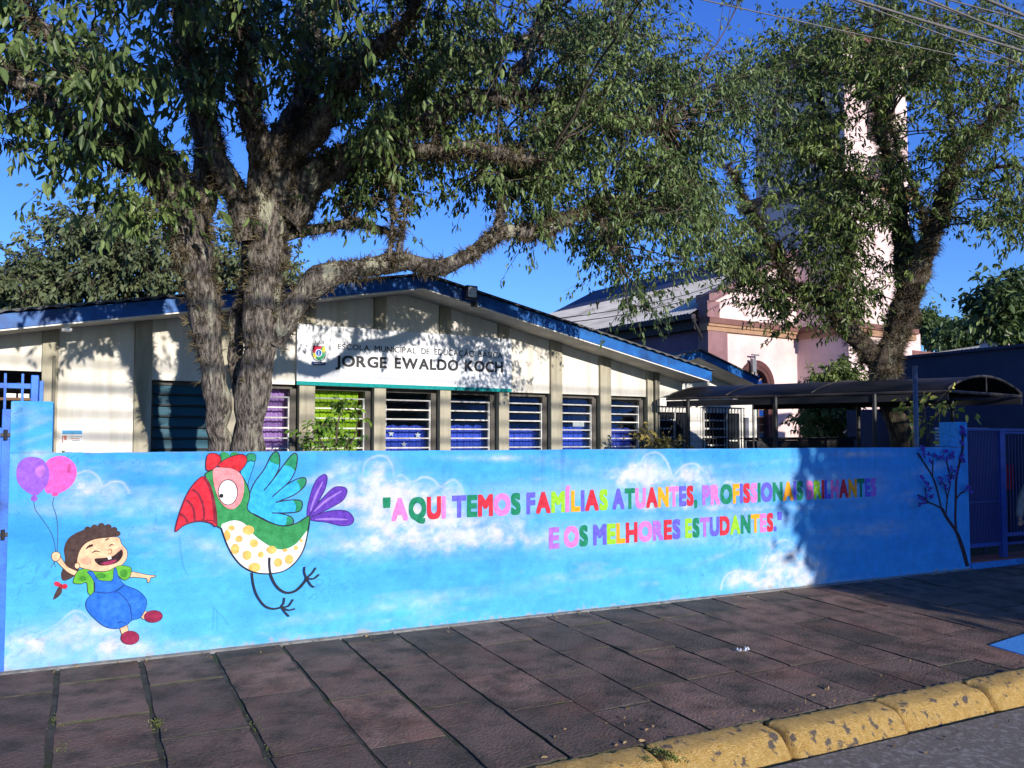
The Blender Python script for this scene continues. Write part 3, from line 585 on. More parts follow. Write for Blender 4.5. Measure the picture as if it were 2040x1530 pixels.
# things standing in the rooms, glimpsed through the glass
def floc(o): o.location = FP0; o.rotation_euler = (0, 0, FRZ); return o
m = MB(); m.box(-.50, -.18, .75, 1.0, 1.78, 2.10); m.box(-.46, -.2, .72, .75, 1.82, 2.06, 1); o = floc(m.build('box', [MT['white'], mat('card', (.5, .5, .48))], bevel=.01)); tag(o, 'pale box seen through the starred curtain window', 'box')
m = MB(); m.box(-.52, .26, .78, .84, 1.0, 1.74); m.box(-.52, .26, .7, 1.1, 1.74, 1.77); m.box(.2, .26, .7, 1.1, 1.0, 1.74); o = floc(m.build('cupboard', mat('cupboard_wood', (.2, .15, .1), (.15, .1, .07)), bevel=.006)); tag(o, 'low cupboard behind the starred blue curtain carrying the pale box', 'cupboard')
# fascia, soffit, roof
SF_ = -.6; SE = 4.82
def strip(x0, x1, y0, y1, dz0, dz1, name, mt_):
    xs_ = [x0, -.25, x1]; m = MB()
    m.prism([(x, y0, zr(x)+dz0) for x in xs_]+[(x, y0, zr(x)+dz1) for x in xs_[::-1]], (0, y1-y0, 0)); return m.build(name, mt_, school)
fa = MB()
for x0, x1 in ((SL, -5.6), (-5.594, -2.4), (-2.394, -.253), (-.247, .62), (.626, 2.0), (2.006, 3.9), (3.906, SE)):
    fa.prism([(x0, SF_, zr(x0)), (x1, SF_, zr(x1)), (x1, SF_, zr(x1)+.155), (x0, SF_, zr(x0)+.155)], (0, .03, 0))
fa.build('fascia', M_blue, school, bevel=.004)
en = MB(); en.prism([(SE-.03, SF_+.03, zr(SE)), (SE-.03, SF_+.03, zr(SE)+.155), (SE-.03, 7, zr(SE)+.155), (SE-.03, 7, zr(SE))], (.03, 0, 0)); en.build('fascia', M_blue, school)
strip(SL, SE-.04, SF_+.03, -.003, -.0, .02, 'soffit', M_soffit)
strip(SL, SE-.04, SF_+.012, SF_+.03, -.016, .02, 'soffit_trim', MT['white'])
strip(SL, SE-.035, SF_+.04, 9, .09, .14, 'roof', M_roofs)
rc = MB()
for x0, x1 in ((SL, -.25), (-.25, SE+.03)):
    n = int(abs(x1-x0)/.045)
    P = []
    for q in range(n+1):
        x = x0+(x1-x0)*q/n; P.append((x, SF_-.05, zr(x)+.16+.012*math.sin(q*math.pi)+(.016 if q % 4 < 2 else 0)))
    rc.prism(P+[(x1, SF_-.05, zr(x1)+.19), (x0, SF_-.05, zr(x0)+.19)][0:2], (0, 3.0, 0))
rc.build('roof_sheet', M_roofs, school)
# pipes on pillars
m = MB(); M_pipe = mat('pipe_grey', lin(120, 116, 104))
for x_, r_, z_ in ((-4.39, .016, 2.5), (4.10, .024, 2.75), (4.16, .014, 2.7)):
    m = MB(); m.tube([(x_, -.085, 0), (x_, -.085, z_)], r_); m.build('downpipe', M_pipe, school, smooth=True)
# bracket hanging from the soffit
s_, z_ = F(130, 655, -.3); m = MB(); m.box(s_-.03, s_+.03, -.52, -.46, z_-.02, z_+.24); m.box(s_-.05, s_+.05, -.55, -.43, z_-.05, z_-.02)
o = floc(m.build('roof_bracket', MT['white'], bevel=.006)); tag(o, 'short white bracket hanging from the eave at the left', 'bracket')
# floodlight on the fascia
s_, z_ = F(938, 583, -.7); fl_ = empty('floodlight', FP0, FRZ, 'square grey floodlight fixed to the blue roof edge right of the peak', 'floodlight')
m = MB(); m.box(s_-.085, s_+.085, -.74, -.68, z_-.09, z_+.09); m.box(s_-.02, s_+.02, -.68, -.6, z_-.03, z_+.03); m.build('housing', MT['dark_metal'], fl_, bevel=.01)
m = MB(); m.box(s_-.062, s_+.062, -.746, -.739, z_-.066, z_+.066); m.build('lens', mat('lens_glass', (.75, .74, .68), (.55, .53, .47), scale=30, rough=.25), fl_)
m = MB(); m.box(s_+.05, s_+.13, -.66, -.61, z_-.17, z_-.10); m.build('junction_box', MT['dark_metal'], fl_)
# notices taped to the wall
def notice(x0, y0, x1, y1, label, art):
    a_, za = F(x0, y0, -.01); b_, zb = F(x1, y1, -.01); m = MB(); m.box(a_, b_, -.008, -.002, zb, za)
    o = floc(m.build('notice', MT['white'])); tag(o, label, 'notice', 'papers taped to the school wall'); w, h = b_-a_, za-zb
    m = MB()
    for (fx0, fz0, fx1, fz1, mi) in art: m.face([(a_+w*fx0, -.0095, zb+h*fz0), (a_+w*fx1, -.0095, zb+h*fz0), (a_+w*fx1, -.0095, zb+h*fz1), (a_+w*fx0, -.0095, zb+h*fz1)], mi)
    m.build('print', [paint('print_blue', (90, 170, 220)), paint('print_grey', (150, 152, 160)), paint('print_red', (200, 120, 100))], o)
notice(119, 854, 168, 886, 'white notice with a blue heading, taped beside the left wall pillar', [(.1, .66, .9, .9, 0), (.1, .5, .3, .56, 2), (.1, .12, .14, .5, 2), (.4, .48, .9, .52, 1), (.45, .36, .8, .40, 2), (.5, .24, .8, .28, 1), (.18, .3, .28, .5, 2)])
notice(122, 889, 152, 905, 'small plain white slip taped below the blue headed notice', [(.3, .6, .8, .68, 1), (.15, .25, .75, .33, 1)])

# sign on the front
sign = empty('school_sign', FP0, FRZ, 'long white school name board with a crest above the windows', 'sign')
def FS(px, py): return F(px, py, -.075)
x0, x1 = FS(592, 700)[0], FS(1019, 700)[0]
M_sign = mat('sign_vinyl', lin(212, 214, 219), lin(222, 224, 229), scale=1.5, rough=.5, bump=.03, bscale=20)
m = MB(); m.box(x0, x1, -.075, -.05, 2.325, 3.042); m.build('board', M_sign, sign)
m = MB(); m.box(x0, x1, -.079, -.048, 2.278, 2.325); m.build('trim', paint('trim_teal', (0, 150, 150)), sign)
def fzl(a, b):
    (ua, za), (ub, zb) = FS(*a), FS(*b); return lambda u: za+(zb-za)*(u-ua)/(ub-ua)
sl_ = MB(); SY = -.0765
bb1, tt1 = fzl((672, 695.5), (1002, 714.5)), fzl((672, 684.5), (1002, 702.5))
for w_, a_, b_ in (('ESCOLA', 672.5, 736), ('MUNICIPAL', 746, 829), ('DE', 839.5, 855.5), ('EDUCAÇÃO', 865.5, 945), ('BÁSICA', 953, 1001)):
    set_word(sl_, w_, FS(a_, 700)[0], FS(b_, 700)[0], bb1, tt1, SY, [0]*9, off=.012, gap=.09)
bb2, tt2 = fzl((668, 730), (1003, 742.5)), fzl((668, 707.5), (1003, 721))
for w_, a_, b_ in (('JORGE', 668, 771), ('EWALDO', 786, 913), ('KOCH', 926, 1002)):
    set_word(sl_, w_, FS(a_, 720)[0], FS(b_, 720)[0], bb2, tt2, SY, [0]*9, off=.034, gap=.07)
sl_.build('lettering', mat('sign_ink', (.018, .018, .022), rough=.5), sign)
cr = MB(); cm = [paint('crest_%s' % k, v) for k, v in (('red', (206, 46, 80)), ('yellow', (226, 206, 74)), ('green', (58, 150, 110)), ('blue', (24, 84, 170)), ('pale', (226, 230, 236)), ('grey', (120, 126, 134)), ('navy', (52, 68, 128)))]
cl = [0]
def cpoly(P, mi):
    cl[0] += 1; pts = [FS(590+x/10.93, 640+y/10.93) for x, y in P]; cr.face([(s, -.0765-.0006*cl[0], z) for s, z in pts], mi)
def cdisc(x, y, r, mi): cpoly([(x+r*math.cos(t), y+r*1.1*math.sin(t)) for t in np.arange(20)/20*6.283], mi)
cpoly([(330, 620), (345, 620), (360, 740), (400, 820), (490, 868), (580, 830), (630, 740), (640, 640), (660, 640), (655, 740), (610, 850), (490, 885), (380, 850), (335, 740)], 5)
cpoly([(360, 530), (630, 545), (632, 640), (625, 760), (570, 830), (490, 855), (410, 815), (365, 740), (355, 640)], 2)
cpoly([(360, 530), (580, 542), (480, 660), (400, 690), (358, 670)], 0)
cpoly([(580, 560), (628, 555), (632, 650), (600, 690), (560, 650)], 1); cpoly([(360, 690), (400, 700), (440, 770), (420, 820), (375, 770)], 1)
cdisc(490, 690, 76, 4); cdisc(490, 690, 60, 3); cpoly([(482, 650), (498, 650), (498, 735), (482, 735)], 4)
cpoly([(350, 470), (610, 485), (605, 525), (355, 512)], 4); cpoly([(352, 474), (608, 489), (606, 500), (353, 486)], 5)
for i in range(6): cpoly([(358+i*43, 415+i*2.5), (385+i*43, 416+i*2.5), (385+i*43, 470+i*2.5), (358+i*43, 469+i*2.5)], 5 if i % 2 else 4)
cpoly([(330, 870), (420, 882), (490, 890), (560, 890), (640, 892), (640, 930), (610, 962), (490, 958), (360, 958), (330, 915)], 6); cpoly([(380, 915), (600, 922), (600, 934), (380, 928)], 4)
cr.build('crest', cm, sign)

# ------------------------------------------------------------------ annex of white blocks behind the school's right end
annex = empty('school_annex', FP0, FRZ, 'white painted block annex with barred windows at the right of the school', 'annex')
AY = 1.5
M_brk = bpy.data.materials.new('painted_block'); M_brk.use_nodes = True
nt = M_brk.node_tree; bt = nt.nodes.new('ShaderNodeTexBrick'); tcn = nt.nodes.new('ShaderNodeTexCoord'); mpn = nt.nodes.new('ShaderNodeMapping')
mpn.inputs['Rotation'].default_value = (math.pi/2, 0, 0); bt.inputs['Scale'].default_value = 1; bt.inputs['Brick Width'].default_value = .29; bt.inputs['Row Height'].default_value = .13; bt.inputs['Mortar Size'].default_value = .008
bt.inputs['Color1'].default_value = (.74, .73, .69, 1); bt.inputs['Color2'].default_value = (.68, .66, .62, 1); bt.inputs['Mortar'].default_value = (.5, .48, .44, 1)
nt.links.new(tcn.outputs['Object'], mpn.inputs[0]); nt.links.new(mpn.outputs[0], bt.inputs['Vector']); nt.links.new(bt.outputs[0], nt.nodes['Principled BSDF'].inputs['Base Color'])
bpn = nt.nodes.new('ShaderNodeBump'); bpn.inputs['Strength'].default_value = .5; bpn.inputs['Distance'].default_value = .01; bpn.invert = True
nt.links.new(bt.outputs['Fac'], bpn.inputs['Height']); nt.links.new(bpn.outputs[0], nt.nodes['Principled BSDF'].inputs['Normal'])
A = lambda px, py, y=AY: F(px, py, y)
ax1 = A(1507, 830)[0]; ax0 = 3.6
wins = [(A(1304, 815)[0], A(1368, 815)[0], A(1340, 816)[1]), (A(1399, 818)[0], A(1474, 818)[0], A(1440, 818)[1])]
m = MB(); zt = A(1450, 750)[1]; prev = ax0
for a_, b_, z_ in wins:
    m.box(prev, a_, AY, AY+.15, 0, zt); m.box(a_, b_, AY, AY+.15, z_, zt); m.box(a_, b_, AY, AY+.15, 0, .6); prev = b_
m.box(prev, ax1, AY, AY+.15, 0, zt); m.build('wall', M_brk, annex)
gx0, gz0 = A(1357, 716, AY-.6); gx1, gz1 = A(1393, 703, AY-.6); gx2, gz2 = A(1512, 760, AY-.6)
m = MB(); m.prism([(ax0, AY+.01, zt-.01), (ax1, AY+.01, zt-.01), (ax1, AY+.01, gz2), (gx1, AY+.01, gz1-.05), (gx0, AY+.01, gz0-.05), (ax0, AY+.01, gz0-.3)], (0, .1, 0)); m.build('gable', M_cream, annex)
sl2 = (gz1-gz2)/(gx2-gx1); slL = sl2*.9; zL = lambda x: gz1-(gx1-x)*slL
xl = gx0-1.2
for (xa, za, xb, zb) in ((gx1+.002, gz1, gx2, gz2), (xl, zL(xl), gx1-.002, gz1)):
    m = MB(); m.prism([(xa, AY-.6, za-.085), (xb, AY-.6, zb-.085), (xb, AY-.6, zb+.045), (xa, AY-.6, za+.045)], (0, .03, 0)); m.build('fascia', M_blue, annex)
    m = MB(); m.prism([(xa, AY-.57, za-.085), (xb, AY-.57, zb-.085), (xb, AY-.57, zb-.07), (xa, AY-.57, za-.07)], (0, .56, 0)); m.build('soffit', M_soffit, annex)
    m = MB(); m.prism([(xa, AY-.64, za+.05), (xb, AY-.64, zb+.05), (xb, AY-.64, zb+.075), (xa, AY-.64, za+.075)], (0, 5, 0)); m.build('roof', M_roofs, annex)
for a_, b_, z_ in wins:
    fr = MB(); fr.box(a_, b_, AY-.02, AY+.10, z_-.05, z_); fr.box(a_, a_+.045, AY-.02, AY+.1, .6, z_-.05); fr.box(b_-.045, b_, AY-.02, AY+.1, .6, z_-.05)
    mid = a_+(b_-a_)*.66; fr.box(mid-.015, mid+.015, AY+.02, AY+.08, .6, z_-.05)
    for q in range(1, 6): fr.box(a_+.045, mid-.015, AY+.03, AY+.06, z_-.05-.16*q, z_-.02-.16*q)
    fr.box(mid+.015, b_-.045, AY+.03, AY+.06, z_-.60, z_-.57)
    w = fr.build('window', MT['white'], annex)
    m = MB(); m.box(a_+.045, b_-.045, AY+.09, AY+.095, .6, z_-.05); m.build('pane', mat('dark_glass', (.015, .018, .024), rough=.08, spec=.6), w)
    m = MB(); x = a_-.05
    while x < b_+.06: m.box(x, x+.012, AY-.07, AY-.055, .5, z_+.05); x += .085
    for zz in (z_+.05, z_-.55, .5): m.box(a_-.055, b_+.06, AY-.072, AY-.052, zz, zz+.014)
    m.build('grille', MT['dark_metal'], w)
m = MB(); x_ = A(1480, 800)[0]; m.box(x_, x_+.10, AY-.06, AY-.002, .6, A(1480, 832)[1]); o = floc(m.build('meter_cabinet', mat('cabinet_grey', lin(96, 98, 112)), bevel=.006)); tag(o, 'narrow grey cabinet on the white block wall right of the barred windows', 'cabinet')
x_, z_ = A(1388, 806); m = MB(); m.box(x_-.03, x_+.03, AY-.08, AY-.002, z_-.035, z_+.035); m.tube([(x_, AY-.08, z_), (x_, AY-.14, z_-.01)], .02); o = floc(m.build('security_camera', MT['dark_metal'])); tag(o, 'tiny dark wall camera between the barred windows', 'camera')
x_ = A(1500, 800)[0]; m = MB(); m.tube([(x_, AY-.05, 0), (x_, AY-.05, A(1497, 800)[1])], .03); m.build('downpipe', MT['white'], annex)

# ------------------------------------------------------------------ canopy leading from the gate to the school
CE = 2.25; NL = np.array([10.55, .44, CE]); ACR = np.array([2.11, .35, 0]); ALN = np.array([-1.45, 2.62, 0]); RISE = .21
M_cov = mat('canopy_sheet', (.010, .010, .012), (.006, .006, .008), scale=3, rough=.55, spec=.35)
can = empty('canopy', (0, 0, 0), 0, 'dark barrel vaulted walkway canopy between the gate and the school', 'canopy')
def arc(t, s, dz=0): return NL+ACR*s+ALN*t+np.array([0, 0, math.sin(math.pi*s)**.8*RISE+dz])
TN = 1.32; m = MB(); ns, ntt = 18, 14
for k_ in (0, .008):
    for i in range(ntt+1):
        for q in range(ns+1): m.v.append(tuple(arc(TN*i/ntt, q/ns, k_)))
off_ = (ntt+1)*(ns+1)
for i in range(ntt):
    for q in range(ns):
        a_ = i*(ns+1)+q; m.f.append((a_, a_+1, a_+ns+2, a_+ns+1)); m.f.append((off_+a_, off_+a_+ns+1, off_+a_+ns+2, off_+a_+1)); m.m += [0, 0]
m.build('cover', M_cov, can, smooth=True)
M_tub = mat('tube_steel', lin(66, 62, 62), lin(48, 46, 46), scale=10, rough=.6, metal=.2)
for t in (0, .58, 1.0, TN):
    m = MB(); m.tube([arc(t, s, .012) for s in np.linspace(0, 1, 17)], .012 if t else .02, n=6); m.build('rib', M_tub, can, smooth=True)
for s in (0, 1):
    m = MB(); m.tube([arc(0, s, -.02), arc(TN, s, -.02)], .022, n=6); m.build('edge_rail', M_tub, can)
    m = MB(); p0, p1 = arc(0, s, -.05), arc(TN, s, -.05); m.prism([p0, p1, p1-[0, 0, .09], p0-[0, 0, .09]], (.02, 0, 0)); m.build('valance', MT['black'], can)
for p_, r_ in (([arc(0, 0, -.02), arc(0, 1, -.02)], .022), ([arc(0, .5, 0), NL+ACR*.5-[0, 0, .02]], .014), ([arc(.58, 0, -.02), arc(.58, 1, -.02)], .018), ([arc(1, 0, -.02), arc(1, 1, -.02)], .018)):
    m = MB(); m.tube(p_, r_, n=6); m.build('tie_bar', M_tub, can)
for s in (0, 1):
    for t in (.3, .75, 1.2):
        p = arc(t, s); m = MB(); m.tube([(p[0], p[1], 0), (p[0], p[1], CE-.03)], .03, n=8); m.build('post', MT['dark_metal'], can)
# tall galvanised pole behind the wall
p = B(1825, 840, 10.2); m = MB(); m.tube([(p[0], p[1], 0), (p[0], p[1], B(1825, 731, 10.2)[2])], .028, n=10); m.tube([(p[0], p[1], B(1825, 731, 10.2)[2]), (p[0], p[1], B(1825, 729, 10.2)[2])], .034, n=10)
tag(m.build('metal_pole', mat('galvanised', lin(106, 112, 122), lin(84, 90, 100), scale=12, rough=.45, metal=.5), smooth=True), 'thin galvanised steel pole standing just behind the right end of the wall', 'pole')
# dark low wall in the yard
q0, q1 = B(1500, 880, 13.2), B(1702, 880, 14.4); e_ = q1-q0; m = MB()
m.prism([(q0[0], q0[1], 0), (q1[0], q1[1], 0), (q1[0], q1[1], B(1702, 876, 14.4)[2]), (q0[0], q0[1], B(1500, 878, 13.2)[2])], (.05, .2, 0)); m.prism([(q0[0]-.02, q0[1]-.03, B(1500, 878, 13.2)[2]+.003), (q1[0]+.02, q1[1]-.03, B(1702, 876, 14.4)[2]+.003), (q1[0]+.02, q1[1]-.03, B(1702, 876, 14.4)[2]+.05), (q0[0]-.02, q0[1]-.03, B(1500, 878, 13.2)[2]+.05)], (.05, .26, 0))
tag(m.build('planter_wall', mat('dark_render', (.03, .03, .034), (.02, .02, .022))), 'low dark wall in the yard under the canopy', 'wall')

# ------------------------------------------------------------------ gates
M_gate = mat('gate_blue', lin(30, 92, 186), lin(44, 112, 206), scale=9, rough=.5, bump=.1, c3=lin(20, 60, 130), scale3=3)
gl_ = empty('metal_gate', (0, 0, 0), 0, 'bright blue barred metal gate at the left end of the mural wall', 'gate')
def onv(px, py, v): return hit(px, py, (0, v, 0), (0, 1, 0))
v_ = .34; pa, pb = onv(62, 747, v_), onv(76, 800, v_)
m = MB(); m.box(pa[0], pb[0], v_, v_+.09, -.02, pa[2]); m.build('post', M_gate, gl_, bevel=.004)
m = MB(); m.box(pb[0]+.005, pb[0]+.03, v_+.04, v_+.1, -.02, pa[2]-.04); m.build('post', M_gate, gl_)
zr_ = onv(30, 768, v_)[2]
for za, zb in ((zr_-.018, zr_+.018), (.75, .79), (.1, .14)):
    m = MB(); m.box(pa[0]-1.6, pa[0]-.002, v_+.03, v_+.06, za, zb); m.build('rail', M_gate, gl_)
for i in range(14):
    x = pa[0]-.055-.058*i*1.9; m = MB(); m.box(x-.008, x+.008, v_+.035, v_+.055, .12, zr_+.09); m.build('bar', M_gate, gl_)
xh = W(14, 1000)[0]
m = MB(); m.box(xh-.045, xh+.012, .02, .07, -.03, W(14, 815)[1]); m.build('hinge_post', M_gate, gl_, bevel=.003)
for yy in (866, 1065):
    m = MB(); zz = W(14, yy)[1]; m.tube([(xh-.02, .0, zz-.035), (xh-.02, .0, zz+.035)], .013); m.box(xh-.05, xh+.01, -.005, .02, zz-.012, zz+.012); m.build('hinge', MT['dark_metal'], gl_)
x1_ = W(4, 1000)[0]; m = MB(); m.box(x1_-.9, x1_-.86, .03, .07, -.02, 1.42); m.box(x1_-.05, x1_, .03, .07, -.02, W(4, 852)[1]); m.box(x1_-.86, x1_-.05, .04, .055, 0.0, 1.35); m.build('gate_leaf', M_gate, gl_)
# shelf with white boxes in the dark opening behind
sx0, sz0 = F(0, 800, .9); sx1, _ = F(78, 800, .9)
sh = empty('shelf', FP0, FRZ, 'wooden shelf in the dark opening behind the blue gate', 'shelf')
m = MB(); m.box(sx0-1, sx1, .8, 1.2, F(30, 793, .9)[1]-.03, F(30, 793, .9)[1]); m.build('board', mat('shelf_wood', lin(140, 112, 88), lin(110, 84, 64), scale=6), sh)
m = MB(); m.box(sx0-1, sx1, .8, 1.2, F(30, 776, .9)[1]-.02, F(30, 776, .9)[1]); m.build('board', mat('shelf_dark', (.05, .045, .04)), sh)
for x in (sx0-.98, sx1-.05):
    m = MB(); m.box(x, x+.04, .85, 1.15, 0, F(30, 776, .9)[1]-.02); m.build('upright', MT['dark_metal'], sh)
for px0, px1, py0, py1, lab in ((17, 30, 757, 768, 'smallest white package on the upper shelf behind the blue gate'), (33, 46, 754, 768, 'tall white package in the middle of the upper shelf behind the blue gate'), (49, 62, 760, 768, 'flat white package beside the blue gate post on the upper shelf'),
                                (10, 32, 781, 786, 'low white stack at the left of the lower shelf behind the blue gate'), (36, 58, 781, 787, 'low white stack at the right of the lower shelf behind the blue gate')):
    (a_, za), (b_, zb) = F(px0, py1, .9), F(px1, py0, .9); base = F(30, 776, .9)[1] if py1 < 775 else F(30, 793, .9)[1]
    m = MB(); m.box(a_, b_, .83, 1.1, base+.002, base+max(zb-za, .05)); m.box(a_+.01, b_-.01, .826, .83, base+.01, base+max(zb-za, .05)-.015); tag(floc(m.build('package', MT['white'], bevel=.012)), lab, 'package', 'white packages on the shelf')
# gate on the right
gr = empty('metal_gate', (0, 0, 0), 0, 'dark blue barred entrance gate right of the mural wall', 'gate')
gv = .10; zt_ = onv(1935, 853, gv)[2]; zb_ = onv(1935, 1092, gv)[2]; xg0 = UX1+.012; xp0, xp1 = onv(1994, 1000, gv)[0], onv(2004, 1000, gv)[0]
M_gd = mat('gate_dark_blue', lin(26, 66, 150), lin(20, 52, 120), scale=8, rough=.5)
m = MB(); m.box(xg0, xp1+2.6, gv, gv+.04, zt_-.03, zt_); m.build('top_rail', M_gd, gr)
m = MB(); m.box(xg0, xp0, gv, gv+.04, zb_, zb_+.05); m.box(xp1, xp1+1.2, gv+.01, gv+.04, zb_, zb_+.03); m.build('bottom_rail', M_gd, gr)
m = MB(); m.box(xp0, xp1, gv-.01, gv+.05, 0, zt_-.03); m.build('post', M_gd, gr, bevel=.003)
m = MB(); m.box(xp1+2.5, xp1+2.6, gv-.01, gv+.05, 0, zt_-.03); m.build('post', M_gd, gr)
n_ = 26
M_bar = mat('gate_bar', lin(22, 48, 110), rough=.5)
for i in range(1, n_):
    x = xg0+(xp0-xg0)*i/n_; m = MB(); m.box(x-.005, x+.005, gv+.012, gv+.026, zb_+.05, zt_-.03); m.build('bar', M_bar, gr)
m = MB(); zz = onv(1960, 1000, gv)[2]; m.box(xg0, xp0, gv+.005, gv+.035, zz-.012, zz+.012); m.build('mid_rail', M_bar, gr)
n_ = 34
for i in range(1, n_):
    x = xp1+2.5*i/n_
    if x > xp1+.0: m = MB(); m.box(x-.005, x+.005, gv+.6, gv+.614, zb_+.05, zt_-.03); m.build('bar', M_bar, gr)
m = MB(); m.box(xp1, xp1+2.5, gv+.59, gv+.63, zt_-.06, zt_-.031); m.box(xp1, xp1+2.5, gv+.59, gv+.63, zb_, zb_+.05); m.build('leaf_frame', M_gd, gr)
# threshold
th = MB(); th.box(UX1+.003, 14, -.02, .35, -.06, .07); th.box(UX1+.003, 14, .0, .35, .07, .085, 1)
tag(th.build('gate_step', [paint('step_blue', (60, 140, 215)), mat('step_clay', lin(150, 92, 78), lin(120, 74, 62), scale=6)], bevel=.006), 'low blue painted step with a clay top under the right gate', 'step')
# louvred board behind the gate
lv = empty('louvred_board', (0, 0, 0), 0, 'pale slatted board standing behind the right gate', 'slatted board')
v_ = .75; xa, xb = onv(1858, 900, v_)[0], onv(1976, 900, v_)[0]; z0_, z1_ = onv(1950, 1000, v_)[2], onv(1950, 852, v_)[2]
m = MB(); m.box(xa, xb, v_+.02, v_+.04, z0_, z1_); m.box(xa, xa+.03, v_-.02, v_+.02, z0_, z1_); m.box(xb-.03, xb, v_-.02, v_+.02, z0_, z1_); m.box(xa+.1, xa+.14, v_+.04, v_+.08, 0, z0_+.2); m.box(xb-.14, xb-.1, v_+.04, v_+.08, 0, z0_+.2); m.build('frame', mat('board_dark', lin(70, 76, 92)), lv)
m = MB(); z = z0_+.03
while z < z1_-.02:
    m.prism([(xa+.03, v_-.015, z), (xb-.03, v_-.015, z), (xb-.03, v_+.015, z+.022), (xa+.03, v_+.015, z+.022)], (0, .004, .006)); z += .044
m.build('slats', mat('slat_white', lin(190, 190, 190)), lv)
v_ = 1.4; q0, q1 = onv(2008, 975, v_), onv(2008, 926, v_); m = MB(); m.box(q0[0], q0[0]+1.3, v_, v_+.03, q0[2], q1[2]); m.box(q0[0]+.03, q0[0]+.07, v_+.03, v_+.06, 0, q0[2]+.1, 1); m.box(q0[0]+1.2, q0[0]+1.24, v_+.03, v_+.06, 0, q0[2]+.1, 1)
tag(m.build('red_board', [mat('red_paint', lin(190, 30, 44), lin(160, 24, 36), scale=5), MT['dark_metal']]), 'red board behind the right gate next to the child', 'board')
# blue painted ramp at the kerb
q = [G(1971, 1287)[:2], G(2042, 1308)[:2], G(2042, 1264)[:2]]
bx = MB(); d1 = q[1]-q[0]; d2 = q[2]-q[0]; P = [q[0], q[0]+d1*1.6, q[0]+d1*1.6+d2*2.5, q[0]+d2*2.5]
bx.prism([(p_[0], p_[1], gz(p_[1])-.02) for p_ in P], (0, 0, .032))
tag(bx.build('floor_mat', mat('mat_blue', lin(60, 140, 220), lin(84, 164, 236), scale=60, rough=1, bump=.8, bscale=300), bevel=.006), 'bright blue mat lying on the pavement at the right edge', 'mat')
# litter
p = G(1480, 1299); r_ = random.Random(4); m = MB(); n = 7; k = len(m.v)
for i in range(n):
    for jx in range(4): m.v.append((p[0]-.05+.1*i/(n-1)+.006*r_.random(), p[1]-.025+.05*jx/3+.008*r_.random(), p[2]+.006+.018*r_.random()+.012*math.sin(i*1.3)))
for i in range(n-1):
    for jx in range(3): m.f.append((i*4+jx, i*4+jx+1, i*4+jx+5, i*4+jx+4)); m.m.append(0)
tag(m.build('paper_scrap', MT['white']), 'crumpled white paper scrap lying on the paving', 'litter')
# ------------------------------------------------------------------ church
CRZ = math.radians(6.2); CO = B(1411, 650, 34.0); CO = np.array([CO[0], CO[1], 0]); CDx = np.array([math.cos(CRZ), math.sin(CRZ), 0]); CDn = np.array([math.sin(CRZ), -math.cos(CRZ), 0])
def CH(px, py, y=0):
    q = hit(px, py, CO-CDn*y, CDn); return (q-CO)@CDx, q[2]
church = empty('church', CO, CRZ, 'pink rendered church with a square tower and a grey metal roof', 'church')
M_pink = mat('pink_render', lin(208, 182, 177), lin(220, 195, 190), scale=1.2, rough=.85, bump=.15, bscale=30, c3=lin(196, 168, 164), scale3=.5)
M_mauve = mat('mauve_render', lin(122, 90, 92), lin(138, 104, 106), scale=1.5, rough=.85)
M_corn = mat('cornice_brown', lin(106, 72, 68), lin(122, 86, 78), scale=2, rough=.8); M_ochre = mat('cornice_ochre', lin(146, 112, 88), lin(160, 126, 100), scale=3, rough=.8)
M_mroof = mat('metal_roof', lin(196, 191, 183), lin(172, 167, 159), scale=3, rough=.6, c3=lin(146, 140, 132), scale3=1.2, stretch=(1, .3, 1)); M_dark_roof = mat('dark_blue_roof', lin(52, 64, 92), lin(44, 56, 84), scale=1, rough=.7)
zc = CH(1411, 648)[1]; tx0 = CH(1587, 660)[0]; zc_t = zc-.05
wing = MB(); zw = zc+.9
# facade wing, gable rising to the tower
rk = CH(1503, 555)[1]; rx = CH(1503, 555)[0]; slope = (rk-zc-1.0)/(rx-.3)
zt0 = zc+1.0+slope*(tx0-.3)
ws0, ws1, wz = CH(1478, 735)[0], CH(1532, 735)[0], CH(1505, 729)[1]; wc = (ws0+ws1)/2; wr = (ws1-ws0)/2; wsp = wz-wr; wb = .6
m = MB(); na = 16; arcp = [(wc+wr*math.cos(t), 0, wsp+wr*math.sin(t)) for t in np.linspace(0, math.pi, na)]
m.box(0, ws0, 0, .5, 0, wsp); m.box(ws1, tx0+.3, 0, .5, 0, wsp); m.box(ws0, ws1, 0, .5, 0, wb)
for i in range(na-1):
    x0_, x1_ = arcp[i+1], arcp[i]; m.prism([x0_, x1_, (x1_[0], 0, zc), (x0_[0], 0, zc)], (0, .5, 0))
m.box(0, ws0, 0, .5, wsp, zc); m.box(ws1, tx0+.3, 0, .5, wsp, zc)
m.build('wall', M_pink, church)
m = MB(); m.prism([(0, 0, zc+.002), (tx0+.3, 0, zc+.002), (tx0+.3, 0, zt0), (.3, 0, zc+1.0), (0, 0, zc+1.0)], (0, .5, 0)); m.build('gable', M_pink, church)
m = MB(); m.prism([(-.05, -.12, zc+.98), (.32, -.12, zc+1.0), (tx0-.02, -.12, zt0), (tx0-.02, -.12, zt0+.3), (.2, -.12, zc+1.3), (-.05, -.12, zc+1.3)], (0, .75, 0)); m.build('coping', M_mauve, church)
pw = CH(1446, 700)[0]; m = MB(); m.box(-.12, pw, -.1, .45, 0, zc-.02); m.box(-.1, pw*.6, -.06, .45, zc+.35, zc+1.0); m.build('pilaster', M_mauve, church)
